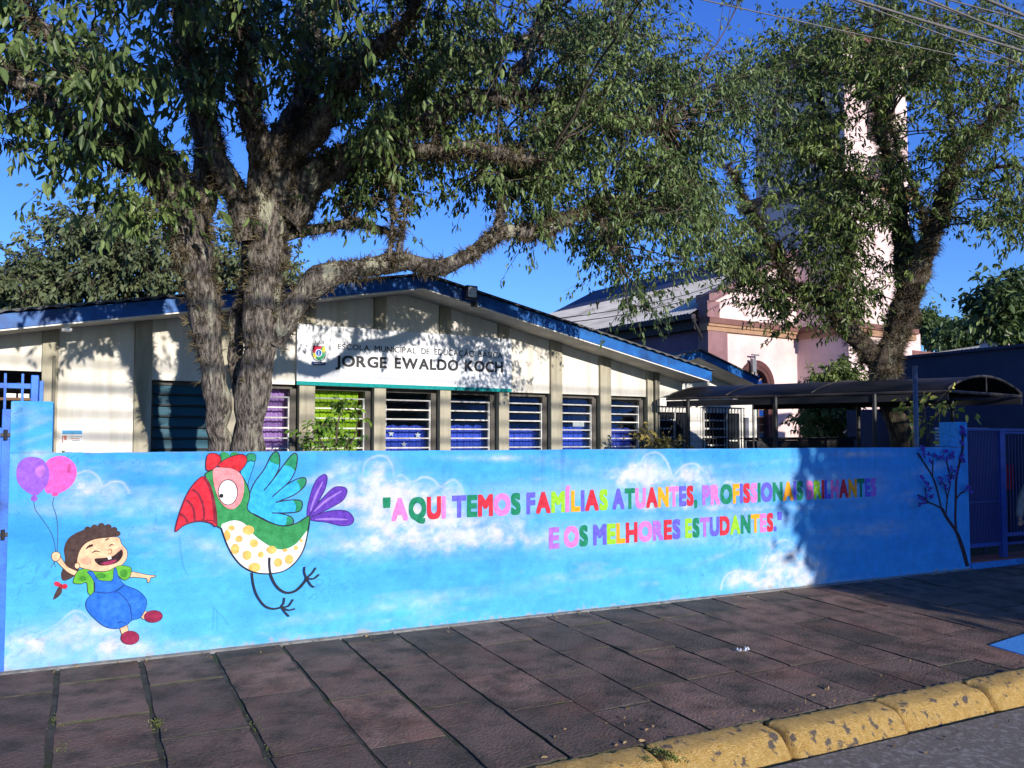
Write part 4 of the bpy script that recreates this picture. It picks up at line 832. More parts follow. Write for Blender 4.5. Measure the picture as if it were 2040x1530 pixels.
def band(m, x0, x1, yf, yb, z):
    m.box(x0, x1, yf-.26, yb, z+.05, z+.28, 0); m.box(x0, x1, yf-.2, yb, z-.06, z+.05, 1); m.box(x0, x1, yf-.12, yb, z-.24, z-.06, 1)
m = MB(); band(m, -.2, tx0-.02, -.02, .3, zc+.02); m.build('cornice', [M_corn, M_ochre], church)
# arched window
wn_ = MB()
for i in range(na-1):
    for (ra, rb, y0_, y1_, mi) in ((1.0, .80, -.08, .35, 0), (1.28, 1.0, -.1, .02, 0)):
        t0, t1 = math.pi*i/(na-1), math.pi*(i+1)/(na-1)
        wn_.prism([(wc+wr*ra*math.cos(t0), y0_, wsp+wr*ra*math.sin(t0)), (wc+wr*ra*math.cos(t1), y0_, wsp+wr*ra*math.sin(t1)), (wc+wr*rb*math.cos(t1), y0_, wsp+wr*rb*math.sin(t1)), (wc+wr*rb*math.cos(t0), y0_, wsp+wr*rb*math.sin(t0))], (0, y1_-y0_, 0), mi)
for sg in (-1, 1):
    xa, xb = sorted((wc+sg*wr*.8, wc+sg*wr)); wn_.box(xa, xb, -.08, .35, wb, wsp); xa, xb = sorted((wc+sg*wr*1.001, wc+sg*wr*1.28)); wn_.box(xa, xb, -.1, .02, wb, wsp)
w = wn_.build('window', [mat('window_brown', lin(88, 52, 50), lin(70, 40, 40), scale=4, rough=.7)], church)
sg_ = MB(); cols = [(30, 74, 58), (26, 60, 130), (70, 92, 90), (38, 96, 70), (150, 150, 156), (24, 44, 110), (118, 60, 40), (88, 110, 120)]; sm = [mat('stained_glass_%s' % n_, lin(*c_), rough=.15, spec=.6) for n_, c_ in zip(('green', 'blue', 'grey', 'leaf', 'pale', 'navy', 'amber', 'slate'), cols)]
R_ = wr*.8
for i in range(6):
    t0, t1 = math.pi*i/6, math.pi*(i+1)/6; sg_.face([(wc, .2, wsp)]+[(wc+R_*math.cos(t), .2, wsp+R_*math.sin(t)) for t in np.linspace(t0, t1, 5)], [1, 5, 4, 3, 0, 2][i])
nr = 10
for r_ in range(nr):
    for c_ in range(4):
        za, zb = wb+(wsp-wb)*r_/nr, wb+(wsp-wb)*(r_+1)/nr; xa, xb = wc-R_+2*R_*c_/4, wc-R_+2*R_*(c_+1)/4
        sg_.face([(xa, .2, za), (xb, .2, za), (xb, .2, zb), (xa, .2, zb)], int(rng.choice([6, 2, 7, 4, 6, 1, 2])))
sg_.build('stained_glass', sm, w)
m = MB()
for i in range(1, 6): t = math.pi*i/6; m.tube([(wc, .18, wsp), (wc+R_*math.cos(t), .18, wsp+R_*math.sin(t))], .025, n=4)
for r_ in range(nr+1): z = wb+(wsp-wb)*r_/nr; m.box(wc-R_, wc+R_, .16, .2-.004, z-.02, z+.02)
for c_ in (1, 2, 3): x = wc-R_+2*R_*c_/4; m.box(x-.018, x+.018, .155, .19, wb, wsp)
m.build('glazing_bar', mat('bar_ochre', lin(170, 130, 90)), w)
# tower
ty = -2.6
for _ in range(20):
    P_ = CO+CDx*tx0-CDn*ty; pxx = proj(P_+[0, 0, 5])[0]; ty += (pxx-1691)/45.
tx1 = CH(1816, 660, ty)[0]; zct = CH(1704, 655, ty)[1]
ztop = CH(1760, 92, ty)[1]; tw = tx1-tx0
m = MB(); m.box(tx0, tx1, ty, ty+tw+.2, 0, ztop); m.build('tower', M_pink, church)
for zz in (zct, CH(1815, 392, ty)[1], ztop-.3):
    m = MB(); m.box(tx0-.22, tx1+.22, ty-.22, ty+tw+1.2, zz+.02, zz+.26, 0); m.box(tx0-.14, tx1+.14, ty-.14, ty+tw+1.15, zz-.24, zz+.02, 1); m.build('cornice', [M_corn, M_ochre], church)
for za, zb in ((CH(1750, 375, ty)[1], CH(1750, 310, ty)[1]), (CH(1750, 285, ty)[1], CH(1750, 130, ty)[1])):
    xm = (tx0+tx1)/2; hw = tw*.16; m = MB(); m.prism([(xm-hw, ty-.03, za)]+[(xm+hw, ty-.03, za)]+[(xm+hw*math.cos(t), ty-.03, zb-hw+hw*math.sin(t)) for t in np.linspace(0, math.pi, 12)], (0, .028, 0))
    w = m.build('window', mat('belfry_dark', (.05, .04, .045), rough=.8), church)
    m = MB(); z = za+.12
    while z < zb-hw: m.box(xm-hw*.95, xm+hw*.95, ty-.06, ty-.032, z, z+.05); z += .2
    m.build('louvre', M_mauve, w)
m = MB(); cx_, cy_ = (tx0+tx1)/2, ty+(tw+1)/2; b0 = [(tx0-.3, ty-.3), (tx1+.3, ty-.3), (tx1+.3, ty+tw+1.3), (tx0-.3, ty+tw+1.3)]
for i in range(4): m.face([(*b0[i], ztop+.002), (*b0[(i+1) % 4], ztop+.002), (cx_, cy_, ztop+1.2)])
m.build('roof', M_dark_roof, church)
# right wing and buttress with a sloping head
bx0, bx1 = CH(1826, 700, ty+.9)[0], CH(1861, 700, ty+.9)[0]; bz = CH(1845, 711, ty+.9)[1]
m = MB(); m.box(tx1+.001, bx1, ty+.9, ty+4, 0, bz); m.prism([(tx1+.001, ty+1.3, bz+.002), (bx1-.45, ty+1.3, bz+.002), (bx1-.45, ty+1.3, CH(1852, 668, ty+1.3)[1]), (tx1+.4, ty+1.3, CH(1832, 640, ty+1.3)[1]), (tx1+.001, ty+1.3, CH(1822, 612, ty+1.3)[1])], (0, 2.4, 0)); m.build('buttress', M_pink, church)
m = MB(); m.box(tx1+.24, bx1+.15, ty+.72, ty+4.1, bz+.003, bz+.22, 0); m.box(tx1+.24, bx1+.08, ty+.8, ty+4.05, bz-.2, bz+.003, 1); m.build('cornice', [M_corn, M_ochre], church)
# nave
NL_ = 16.6; ze = CH(1398, 628)[1]; xr = (tx0+tx1)/2; 
m = MB(); m.box(.02, .4, .5, NL_, 0, ze-.05); m.build('nave_wall', mat('nave_shaded_render', lin(96, 76, 96), lin(110, 88, 108), scale=1.5), church)  # shade of the side wall put into a dark purple colour
zr0 = 10.75; brk = .59
def rp(f_, y): return (-.55+(xr+.55)*f_, y, ze+.1+(zr0-ze)*f_)
nn = 90; m = MB()
for i in range(nn):
    ya, yb = .5+(NL_-.2)*i/nn, .5+(NL_-.2)*(i+.55)/nn; yc = .5+(NL_-.2)*(i+1)/nn
    for (y0_, y1_, h0, h1) in ((ya, yb, 0, .05), (yb, yc, .05, 0)):
        a_, b_ = np.array(rp(0, y0_)), np.array(rp(0, y1_)); c_, d_ = np.array(rp(brk, y1_)), np.array(rp(brk, y0_)); up_ = np.array([0, 0, 1])
        m.face([a_+up_*h0, d_+up_*h0, c_+up_*h1, b_+up_*h1])
m.build('roof', M_mroof, church)
m = MB(); m.prism([rp(brk, .5), rp(1, .5), (2*xr, .5, ze), (2*xr, .5, ze-.1), rp(brk-.02, .5)], (0, NL_-.2, 0)); m.build('roof', M_dark_roof, church)  # upper roof band on the same slope, darker than the sheet below
m = MB(); m.box(-.62, -.4, .3, NL_+.3, ze-.12, ze+.08); m.box(-.3, .0, .5, NL_, ze-.5, ze-.1); m.build('gutter', mat('gutter_dark', (.04, .035, .04)), church)
m = MB(); p0 = (-.5, .42, ze-.05); m.tube([p0, (-.3, .3, ze-.5), (.05, .2, ze-1.2), (.05, .2, 0)], .06, n=6); m.build('downpipe', MT['dark_metal'], church)
m = MB(); m.prism([(-.4, NL_+.25, 0), (2*xr, NL_+.25, 0), (2*xr, NL_+.25, ze), (xr, NL_+.25, zr0), (-.4, NL_+.25, ze)], (0, .3, 0)); m.build('gable', M_pink, church)
s_, z_ = CH(1505, 722, -.25); m = MB(); m.box(s_-.05, s_+.05, -.27, -.2, z_-1.2, z_+.05); m.box(s_-.22, s_-.05, -.3, -.18, z_-.4, z_+.15); m.box(s_-.22, s_+.22, -.28, -.22, z_+.28, z_+.34); m.box(s_-.03, s_+.03, -.26, -.21, z_+.05, z_+.28)
m.box(s_-.04, s_+.04, -.2, -.0, z_-.9, z_-.8); o = m.build('wall_lamp', [MT['grey_metal']]); o.location = CO; o.rotation_euler = (0, 0, CRZ); tag(o, 'small lamp post fixture on the church wall above the arched window', 'lamp')

# ------------------------------------------------------------------ neighbouring buildings at the right
nb = empty('neighbour_house', (13.4, 1.0, 0), 0, 'long blank side wall of the building right of the canopy, shade painted in as dark blue', 'building')
M_shade_wall = mat('shade_blue_render', lin(44, 58, 88), lin(54, 68, 98), scale=1.4, rough=.85, bump=.1, c3=lin(36, 46, 74), scale3=.6)  # dark blue carries the shade on this side, the wall itself is paler
m = MB(); m.box(0, .2, -.4, 2.55, 0, 3.02); m.box(.2, 7, -.4, -.2, 0, 3.02); m.box(.2, 7, 2.35, 2.55, 0, 3.02); m.box(0, .2, 2.552, 3.6, 0, 2.15); m.build('wall', M_shade_wall, nb)
m = MB(); m.box(-.06, 7, -.45, 2.6, 3.023, 3.07); m.build('coping', M_shade_wall, nb)
r0, r1 = B(1852, 706, 27), B(2012, 684, 24); lo = empty('shed', (r0[0], r0[1], 0), math.atan2(r1[1]-r0[1], r1[0]-r0[0]), 'low shed with a pale sheet roof behind the blank side wall', 'shed')
L_ = np.hypot(*(r1-r0)[:2]); m = MB(); m.box(0, L_*1.5, 0, 4, 0, min(r0[2], r1[2])-.12); m.build('wall', M_mauve, lo)
m = MB(); z0_ = min(r0[2], r1[2])-.1
for i in range(60):
    xa, xb = -.3+(L_*1.5+.3)*i/60, -.3+(L_*1.5+.3)*(i+1)/60; m.prism([(xa, -.4, z0_+.03*(i % 2)), (xb, -.4, z0_+.03*((i+1) % 2)), (xb, 4.4, z0_+.75+.03*((i+1) % 2)), (xa, 4.4, z0_+.75+.03*(i % 2))], (0, 0, .04))
m.build('roof', mat('pale_sheet', lin(176, 170, 160), lin(140, 134, 124), scale=2, rough=.7), lo)
p = B(2012, 690, 22); m = MB(); m.box(p[0]-.05, p[0]+.9, p[1], p[1]+.8, 0, B(2012, 678, 22)[2]); m.box(p[0]-.1, p[0]+.95, p[1]-.05, p[1]+.85, B(2012, 678, 22)[2]+.002, B(2012, 676, 22)[2]+.04); tag(m.build('chimney_block', M_pink), 'small pale rendered block at the end of the shed roof', 'block')
# ------------------------------------------------------------------ leaves and trees
M_leaf1 = mat('leaf_dark_green', lin(57, 77, 41), lin(126, 146, 84), attr='tint', rough=.45, spec=.4, trans=.27)
M_leaf2 = mat('leaf_olive', lin(58, 74, 33), lin(124, 142, 70), attr='tint', rough=.45, spec=.4, trans=.27)
M_leaf3 = mat('leaf_grey_green', lin(64, 76, 50), lin(116, 124, 86), attr='tint', rough=.6, spec=.3, trans=.12)
M_leaf4 = mat('leaf_fresh_green', lin(60, 104, 34), lin(138, 168, 62), attr='tint', rough=.45, trans=.25)
M_bark = mat('bark', lin(62, 56, 51), lin(142, 132, 122), scale=44, rough=.95, bump=1.0, bscale=60, stretch=(1, 1, .26), c3=lin(172, 170, 148), scale3=8, detail=10, bdist=.06, lo=.40, hi=.60, l3=(.56, .63))
M_bark_d = mat('bark_dark', lin(48, 42, 36), lin(96, 84, 72), scale=20, rough=.95, bump=1.0, bscale=40, stretch=(1, 1, .3), c3=lin(130, 128, 104), scale3=7, bdist=.05)
M_epi = mat('air_plants', lin(58, 50, 36), lin(116, 104, 78), attr='tint', rough=.9)
M_twig = mat('twig', lin(96, 86, 74), lin(60, 52, 44), scale=12, rough=.9)
def mesh_np(name, co, loops, starts, m, parent, fattr=None, smooth=False):
    me = bpy.data.meshes.new(name); me.vertices.add(len(co)); me.vertices.foreach_set('co', np.ascontiguousarray(co, dtype=np.float32).ravel())
    me.loops.add(len(loops)); me.loops.foreach_set('vertex_index', loops); me.polygons.add(len(starts)); me.polygons.foreach_set('loop_start', starts); me.update(calc_edges=True)
    if fattr is not None: a_ = me.attributes.new('tint', 'FLOAT', 'FACE'); a_.data.foreach_set('value', np.ascontiguousarray(fattr, dtype=np.float32))
    if smooth: me.polygons.foreach_set('use_smooth', [True]*len(starts))
    me.materials.append(m); o = bpy.data.objects.new(name, me); C.objects.link(o)
    if parent: o.parent = parent; o.matrix_parent_inverse = Matrix.Translation(-Vector(parent.location))
    return o
def nrm(a): return a/np.maximum(np.linalg.norm(a, axis=-1, keepdims=True), 1e-9)
def leaves(name, P, D, Lh, Wd, m, parent, tint, r=rng, fold=.25, droop=.25):
    n = len(P); D = nrm(D); rnd = nrm(r.normal(size=(n, 3))); S = nrm(np.cross(D, rnd)); Nn = np.cross(S, D); Lh = Lh[:, None]; Wd = Wd[:, None]
    dn = np.array([0, 0, -1.])*Lh*droop
    V = np.stack([P, P+D*Lh*.30+S*Wd*.5+Nn*Wd*fold+dn*.1, P+D*Lh*.66+S*Wd*.42+Nn*Wd*fold+dn*.45, P+D*Lh+dn, P+D*Lh*.66-S*Wd*.42+Nn*Wd*fold+dn*.45, P+D*Lh*.30-S*Wd*.5+Nn*Wd*fold+dn*.1], 1).reshape(-1, 3)
    b = (np.arange(n)*6)[:, None]; q = np.concatenate([b+[[0, 1, 2, 3]], b+[[0, 3, 4, 5]]], 1).ravel()
    return mesh_np(name, V, q, np.arange(2*n)*4, m, parent, np.repeat(tint, 2))
def tubes_np(name, paths, m, parent, n=4):
    co = []; lo_ = []; base = 0
    for P, R0 in paths:
        P = np.asarray(P); L = len(P); T = nrm(np.gradient(P, axis=0)); a = nrm(np.cross(T, [.3, .5, .81])); b = np.cross(T, a)
        q = 2*math.pi*np.arange(n)/n; ring = P[:, None]+(a[:, None]*np.cos(q)[None, :, None]+b[:, None]*np.sin(q)[None, :, None])*np.asarray(R0)[:, None, None]
        co.append(ring.reshape(-1, 3)); i = np.arange(L-1)[:, None]; j = np.arange(n)[None]; j2 = (j+1) % n
        lo_.append((base+np.stack([i*n+j, i*n+j2, (i+1)*n+j2, (i+1)*n+j], -1)).reshape(-1)); base += L*n
    co = np.concatenate(co); lo_ = np.concatenate(lo_); return mesh_np(name, co, lo_, np.arange(len(lo_)//4)*4, m, parent, smooth=True)
def limb_path(pts, step=.05, wob=.02, seed=0):
    """pixel + distance polyline -> world polyline with radius"""
    r = np.random.default_rng(seed); W4 = np.array([[*B(x, y, d), rad*d/FPX] for x, y, d, rad in pts]); Q = catmull(W4, 10)
    Lc = np.concatenate([[0], np.cumsum(np.linalg.norm(np.diff(Q[:, :3], axis=0), axis=1))]); n = max(4, int(Lc[-1]/step)); s = np.linspace(0, Lc[-1], n)
    Q = np.stack([np.interp(s, Lc, Q[:, k]) for k in range(4)], 1)
    w = np.stack([np.interp(s, np.arange(0, Lc[-1]+.3, .17)[:int(Lc[-1]/.17)+2], r.normal(size=int(Lc[-1]/.17)+2)) for _ in range(4)], 1)
    Q[:, :3] += w[:, :3]*np.minimum(wob, Q[:, 3:4]*.35); Q[:, 3] *= 1+.12*w[:, 3]; return Q
def trunk_mesh(name, limbs, m, parent, n=22, r=None):
    r = r or np.random.default_rng(5); mb = MB()
    for Q in limbs:
        k = len(mb.v); P = Q[:, :3]; T = nrm(np.gradient(P, axis=0)); a = nrm(np.cross(T[0], [.4, .5, .77])); L = len(P); ph = r.uniform(0, 6, 3)
        for i in range(L):
            a = a-T[i]*(a@T[i]); a = a/np.linalg.norm(a); b = np.cross(T[i], a)
            for j in range(n):
                q = 2*math.pi*j/n; rr = Q[i, 3]*(1+.10*math.sin(2*q+ph[0]+i*.07)+.06*math.sin(5*q+ph[1]-i*.05)+.05*math.sin(9*q+ph[2]+i*.09)+r.uniform(-.035, .035)); mb.v.append(tuple(P[i]+(a*math.cos(q)+b*math.sin(q))*rr))
        for i in range(L-1):
            for j in range(n): mb.f.append((k+i*n+j, k+i*n+(j+1) % n, k+(i+1)*n+(j+1) % n, k+(i+1)*n+j)); mb.m.append(0)
        mb.f.append(tuple(k+(L-1)*n+j for j in range(n))); mb.m.append(0)
    o = mb.build(name, m, parent, smooth=True); o.matrix_parent_inverse = Matrix.Translation(-Vector(parent.location)); return o
def tufts(name, limbs, per_m, m, parent, r, lenr=(.05, .13), blades=16, zmin=0, zfull=2.0):
    P = []; D = []
    for Q in limbs:
        L = np.linalg.norm(np.diff(Q[:, :3], axis=0), axis=1).sum(); k = int(per_m*L*max(.4, Q[:, 3].mean()/.1)); T = nrm(np.gradient(Q[:, :3], axis=0))
        for _ in range(k):
            i = r.integers(len(Q)); z = Q[i, 2]
            if z < zmin or r.random() > np.clip((z-zmin)/(zfull-zmin), .05, 1): continue
            v = nrm(np.cross(T[i], r.normal(size=3))); P.append(Q[i, :3]+v*Q[i, 3]*.95+T[i]*r.uniform(-.03, .03)); D.append(v)
    P = np.repeat(np.array(P), blades, 0); D0 = np.repeat(np.array(D), blades, 0); n = len(P); D = nrm(D0+r.normal(size=(n, 3))*.75+np.array([0, 0, .1])); Lh = r.uniform(*lenr, n)[:, None]*np.repeat(r.uniform(.5, 1.4, n//blades), blades)[:, None]
    S = nrm(np.cross(D, r.normal(size=(n, 3))))*r.uniform(.002, .0042, n)[:, None]; P = P+r.normal(size=(n, 3))*.012; mid = P+D*Lh*.55; tip = P+D*Lh+np.array([0, 0, -.3])*Lh*r.uniform(-.3, 1, n)[:, None]
    V = np.stack([P+S, P-S, mid-S, mid+S, tip], 1).reshape(-1, 3); b = (np.arange(n)*5)[:, None]
    lo_ = np.concatenate([b+[[0, 1, 2, 3]], b+[[3, 2, 4]]], 1).ravel(); st = (np.arange(n)*7)[:, None]+[[0, 4]]
    t = np.clip(np.repeat(r.normal(.4, .25, n//blades), blades)+r.normal(0, .12, n), 0, 1); return mesh_np(name, V, lo_, st.ravel(), m, parent, np.repeat(t, 2))
def crown(parent, limbs, regions, leafm, Ls, Wr, r, sub=8, per=12, spread=.34, twig_r=.012, gap=None, down=.6, leafname='crown', tint_mu=.4, maxd=9, nodefrom=.35, dens=1.0, szf=None):
    nodes = np.concatenate([Q[int(len(Q)*nodefrom):, :3] for Q in limbs]); nrad = np.concatenate([Q[int(len(Q)*nodefrom):, 3] for Q in limbs])
    paths = []; LP = []; LD = []; TT = []; SZ = []
    for (cx, cy, rx, ry, d0, d1, n) in regions:
        c_ = 0; tries = 0; n = max(1, int(n*dens+.5))
        while c_ < n and tries < n*20:
            tries += 1; u, v = r.uniform(-1, 1, 2)
            if u*u+v*v > 1: continue
            px, py = cx+u*rx, cy+v*ry
            if gap is not None and gap(px, py): continue
            c_ += 1; G_ = B(px, py, r.uniform(d0, d1)); dd = np.linalg.norm(nodes-G_, axis=1)+r.uniform(0, .35, len(nodes)); i = int(dd.argmin()); S0 = nodes[i]
            if dd[i] > maxd: c_ += 1; continue
            Ln = np.linalg.norm(G_-S0); M1 = S0+(G_-S0)*.5+np.array([0, 0, .12*Ln])+r.normal(size=3)*.07*Ln; t = np.linspace(0, 1, 9)[:, None]
            Pb = (1-t)**2*S0+2*t*(1-t)*M1+t*t*G_; Pb[1:-1] += r.normal(size=(7, 3))*.012*min(Ln, 1.5)
            r0 = min(nrad[i]*.7, twig_r*(.6+.7*min(Ln, 1.4))); paths.append((Pb, np.linspace(r0, .0035, 9)))
            tone = r.normal(tint_mu, .18)
            for _ in range(sub):
                b0 = Pb[r.integers(5, 9)]; E_ = G_+r.normal(size=3)*spread*np.array([1, 1, .75]); mid = (b0+E_)/2+np.array([0, 0, .10*spread]); t2 = np.linspace(0, 1, 5)[:, None]
                Pt = (1-t2)**2*b0+2*t2*(1-t2)*mid+t2*t2*E_; paths.append((Pt, np.linspace(.0045, .0016, 5)))
                k = max(3, int(per*r.uniform(.6, 1.4)*(szf(px)**-1.25 if szf else 1))); tt = r.uniform(.25, 1.05, k); seg = np.stack([np.interp(tt, t2[:, 0], Pt[:, q]) for q in range(3)], 1)+r.normal(size=(k, 3))*.025*Ls/.1
                ax = nrm(E_-b0); d_ = ax*.45+r.normal(size=(k, 3))*.5+np.array([0, 0, -down]); LP.append(seg); LD.append(d_); SZ.append(np.full(k, szf(px) if szf else 1.0)); TT.append(np.clip(tone+r.normal(0, .17, k), 0, 1))
    LP = np.concatenate(LP); LD = np.concatenate(LD); TT = np.concatenate(TT); n = len(LP); s = Ls*r.uniform(.65, 1.25, n)*np.concatenate(SZ)
    leaves(leafname, LP, LD, s, s*Wr*r.uniform(.8, 1.2, n), leafm, parent, TT, r); tubes_np('twigs', paths, M_twig, parent); return n

# --- the old tree in front of the school
R1 = np.random.default_rng(11); b_ = B(480, 900, 7.6)
T1 = empty('old_tree', (b_[0], b_[1], 0), 0, 'big old tree with twin trunks hung with air plants, in front of the school', 'tree')
L1 = [[(462, 1300, 7.6, 28), (452, 1000, 7.6, 24), (444, 890, 7.6, 21), (433, 779, 7.55, 25), (417, 690, 7.5, 27), (402, 610, 7.45, 30), (390, 540, 7.4, 33), (380, 470, 7.35, 36), (364, 410, 7.3, 36), (338, 350, 7.2, 38), (300, 300, 7.1, 33), (262, 255, 7.0, 29), (220, 210, 6.9, 25), (170, 150, 6.8, 20), (110, 80, 6.7, 15), (40, 10, 6.6, 11), (-40, -80, 6.5, 8)],
      [(335, 390, 7.2, 22), (290, 345, 7.0, 26), (240, 310, 6.8, 26), (190, 285, 6.6, 24), (130, 240, 6.4, 22), (80, 195, 6.3, 21), (30, 165, 6.2, 19), (-40, 130, 6.1, 16), (-130, 90, 6.0, 12)],
      [(490, 1300, 7.6, 42), (494, 1000, 7.6, 34), (497, 897, 7.6, 29), (504, 779, 7.6, 31), (514, 700, 7.6, 33), (523, 640, 7.6, 35), (528, 580, 7.6, 37), (530, 530, 7.6, 40), (536, 460, 7.6, 46), (545, 400, 7.6, 42), (560, 340, 7.6, 38), (580, 290, 7.6, 34), (598, 230, 7.7, 30), (612, 160, 7.8, 26), (618, 90, 7.9, 22), (610, 10, 8, 18), (620, -110, 7.6, 18), (700, -320, 6.2, 14), (800, -560, 4.8, 10)],
      [(528, 470, 7.6, 30), (520, 380, 7.5, 28), (528, 320, 7.4, 26), (512, 260, 7.3, 24), (498, 190, 7.2, 22), (482, 110, 7.1, 18), (470, 40, 7.0, 15), (455, -50, 6.9, 10)],
      [(500, 470, 7.6, 30), (470, 400, 7.55, 28), (440, 330, 7.4, 27), (418, 260, 7.3, 25), (402, 190, 7.2, 24), (388, 120, 7.1, 22), (370, 60, 7.0, 20), (352, 0, 6.9, 18), (335, -110, 6.5, 18), (330, -300, 5.6, 16), (310, -500, 4.6, 12)],
      [(395, 470, 7.4, 30), (405, 380, 7.5, 27), (418, 300, 7.6, 25), (405, 230, 7.7, 22), (376, 150, 7.8, 20), (362, 60, 7.9, 18), (358, -60, 8, 12)],
      [(560, 440, 7.6, 40), (600, 380, 7.65, 36), (650, 340, 7.7, 32), (710, 305, 7.75, 28), (780, 262, 7.8, 25), (850, 232, 7.9, 23), (930, 205, 8, 21), (1010, 190, 8.1, 19), (1090, 195, 8.2, 16), (1160, 220, 8.3, 13), (1240, 240, 8.4, 10), (1330, 250, 8.5, 6)],
      [(590, 420, 7.7, 32), (640, 345, 7.9, 30), (720, 290, 8.2, 26), (800, 215, 8.4, 23), (860, 150, 8.5, 20), (930, 110, 8.6, 17), (1000, 90, 8.7, 14), (1080, 80, 8.8, 11), (1180, 60, 8.9, 8)],
      [(575, 330, 7.6, 26), (640, 250, 7.3, 24), (690, 180, 7.1, 21), (740, 110, 7, 18), (800, 40, 6.9, 14), (860, -40, 6.8, 10)],
      [(690, 315, 7.75, 20), (780, 300, 7.6, 19), (860, 300, 7.5, 17), (930, 290, 7.4, 14), (1010, 310, 7.4, 11), (1090, 320, 7.4, 8)],
      [(545, 680, 7.6, 26), (575, 625, 7.6, 27), (612, 580, 7.65, 26), (655, 548, 7.7, 25), (710, 532, 7.75, 22), (770, 524, 7.8, 21), (830, 524, 7.85, 18), (885, 524, 7.9, 16), (930, 510, 7.95, 14), (965, 484, 8, 14), (1010, 464, 8.05, 14), (1060, 462, 8.1, 13), (1110, 448, 8.15, 12), (1150, 424, 8.2, 11), (1200, 405, 8.25, 9), (1260, 400, 8.3, 6)],
      [(972, 478, 8, 10), (990, 440, 8, 9), (998, 395, 8, 8), (1012, 340, 8, 8), (1030, 290, 8.1, 6)],
      [(560, 470, 7.7, 20), (610, 460, 7.8, 13), (660, 452, 7.85, 11), (710, 446, 7.9, 10), (760, 456, 7.95, 8), (800, 472, 8, 4)],
      [(700, 448, 7.9, 8), (688, 410, 7.9, 7), (700, 370, 7.9, 6), (690, 330, 7.9, 5)],
      [(478, 1300, 7.75, 14), (474, 850, 7.75, 11), (470, 700, 7.75, 12), (484, 580, 7.75, 14), (500, 480, 7.7, 14)],
      [(205, 280, 6.6, 9), (190, 190, 6.5, 7), (180, 120, 6.4, 5), (190, 60, 6.4, 4)],
      [(365, 540, 7.3, 6), (340, 470, 7.1, 5), (330, 410, 7.0, 4), (300, 370, 6.9, 3)], [(350, 530, 7.3, 5), (358, 470, 7.2, 4), (365, 400, 7.2, 3)],
      [(778, 520, 7.75, 6), (782, 440, 7.7, 3), (780, 360, 7.7, 2.5), (785, 300, 7.7, 2)], [(790, 515, 7.75, 5), (800, 460, 7.7, 2.5), (812, 400, 7.7, 2)],
      [(1180, 410, 8.25, 8), (1195, 440, 8.2, 8), (1205, 480, 8.2, 6), (1230, 505, 8.2, 3)], [(1000, 200, 8.1, 14), (1040, 130, 8.1, 12), (1070, 60, 8.0, 9), (1100, -20, 8, 6)]]
def away(x, y, d): return d+1.3*min(max((x-1000)/400, 0), 1.2) if y > -100 else d      # the right hand limbs lean away from the street
L1 = [limb_path([(x, y, away(x, y, d), r_*(.88 if y < 560 else 1)) for x, y, d, r_ in p_], seed=i) for i, p_ in enumerate(L1)]
trunk_mesh('trunk', L1, M_bark, T1)
tufts('air_plants', L1, 230, M_epi, T1, R1, lenr=(.025, .085), zmin=2.1, zfull=3.3, blades=13)
def gap1(x, y):
    if x < 320 and y > 300+.45*x and not (110 < x < 300 and y < 430): return True
    if 600 < x < 640 and y > 330: return True
    if 1395 < x < 1470 and y < 150: return R1.random() < .9
    if fbm(np.array([x/48.]), np.array([y/48.]), 91, 2)[0] < .46: return True
    for (cx, cy, r_) in ((1070, 130, 34), (1045, 150, 24), (1110, 75, 22), (1290, 200, 20), (920, 140, 22), (790, 120, 26), (700, 240, 24), (540, 130, 22), (1190, 270, 20)):
        if (x-cx)**2+(y-cy)**2 < r_*r_: return True
    return False
reg1 = [(140, 60, 230, 130, 5.4, 7.2, 46), (60, 250, 90, 60, 6.0, 6.8, 9), (210, 330, 90, 60, 6.2, 7.2, 13), (285, 395, 45, 50, 6.4, 7.2, 10), (330, 130, 150, 150, 6.6, 8.4, 22), (480, 60, 220, 110, 6.2, 8.6, 26), (500, 210, 130, 90, 7.8, 9.0, 14), (650, 60, 200, 120, 6.6, 8.8, 26),
        (640, 170, 90, 70, 6.8, 8.2, 10), (690, 375, 100, 45, 7.6, 8.4, 15), (760, 350, 70, 50, 7.6, 8.6, 9), (800, 390, 30, 40, 7.7, 8.2, 3), (750, 180, 110, 110, 7.2, 9.0, 18), (740, 300, 60, 50, 6.8, 7.5, 7), (850, 80, 190, 120, 6.8, 8.8, 30), (890, 295, 100, 40, 7.6, 8.8, 12), (1000, 360, 70, 70, 7.8, 8.6, 12),
        (950, 370, 40, 50, 7.8, 8.6, 5), (1060, 410, 70, 60, 7.8, 8.7, 12), (1010, 485, 20, 10, 7.9, 8.2, 2), (1020, 250, 150, 120, 7.4, 9.0, 34), (1060, 80, 190, 120, 6.9, 8.9, 40), (1180, 170, 170, 140, 7.2, 9.2, 48), (1230, 330, 190, 130, 7.4, 9.2, 64), (1290, 80, 160, 110, 7.2, 9.2, 36), (1390, 260, 110, 160, 7.6, 9.4, 44),
        (1225, 470, 90, 66, 7.8, 9.0, 21), (1330, 470, 120, 80, 7.8, 9.2, 34), (1420, 400, 70, 80, 8, 9.4, 16), (1268, 600, 34, 52, 8.0, 8.6, 6), (1200, 535, 34, 34, 8, 8.6, 2), (1460, 40, 70, 70, 7.5, 9.5, 9), (1480, 220, 50, 130, 7.8, 9.4, 14),
        (780, -190, 330, 160, 4.6, 6.0, 80), (350, -220, 320, 140, 4.6, 6.2, 50), (1150, -200, 330, 150, 5.2, 6.8, 50), (-150, 250, 130, 160, 5.8, 6.8, 18)]
reg1 = [(x, y, rx, ry, away(x, y, d0), away(x, y, d1)+(.5 if x > 900 else 0), int(n*(1.3 if x > 900 and y > -50 else 1))) for x, y, rx, ry, d0, d1, n in reg1]
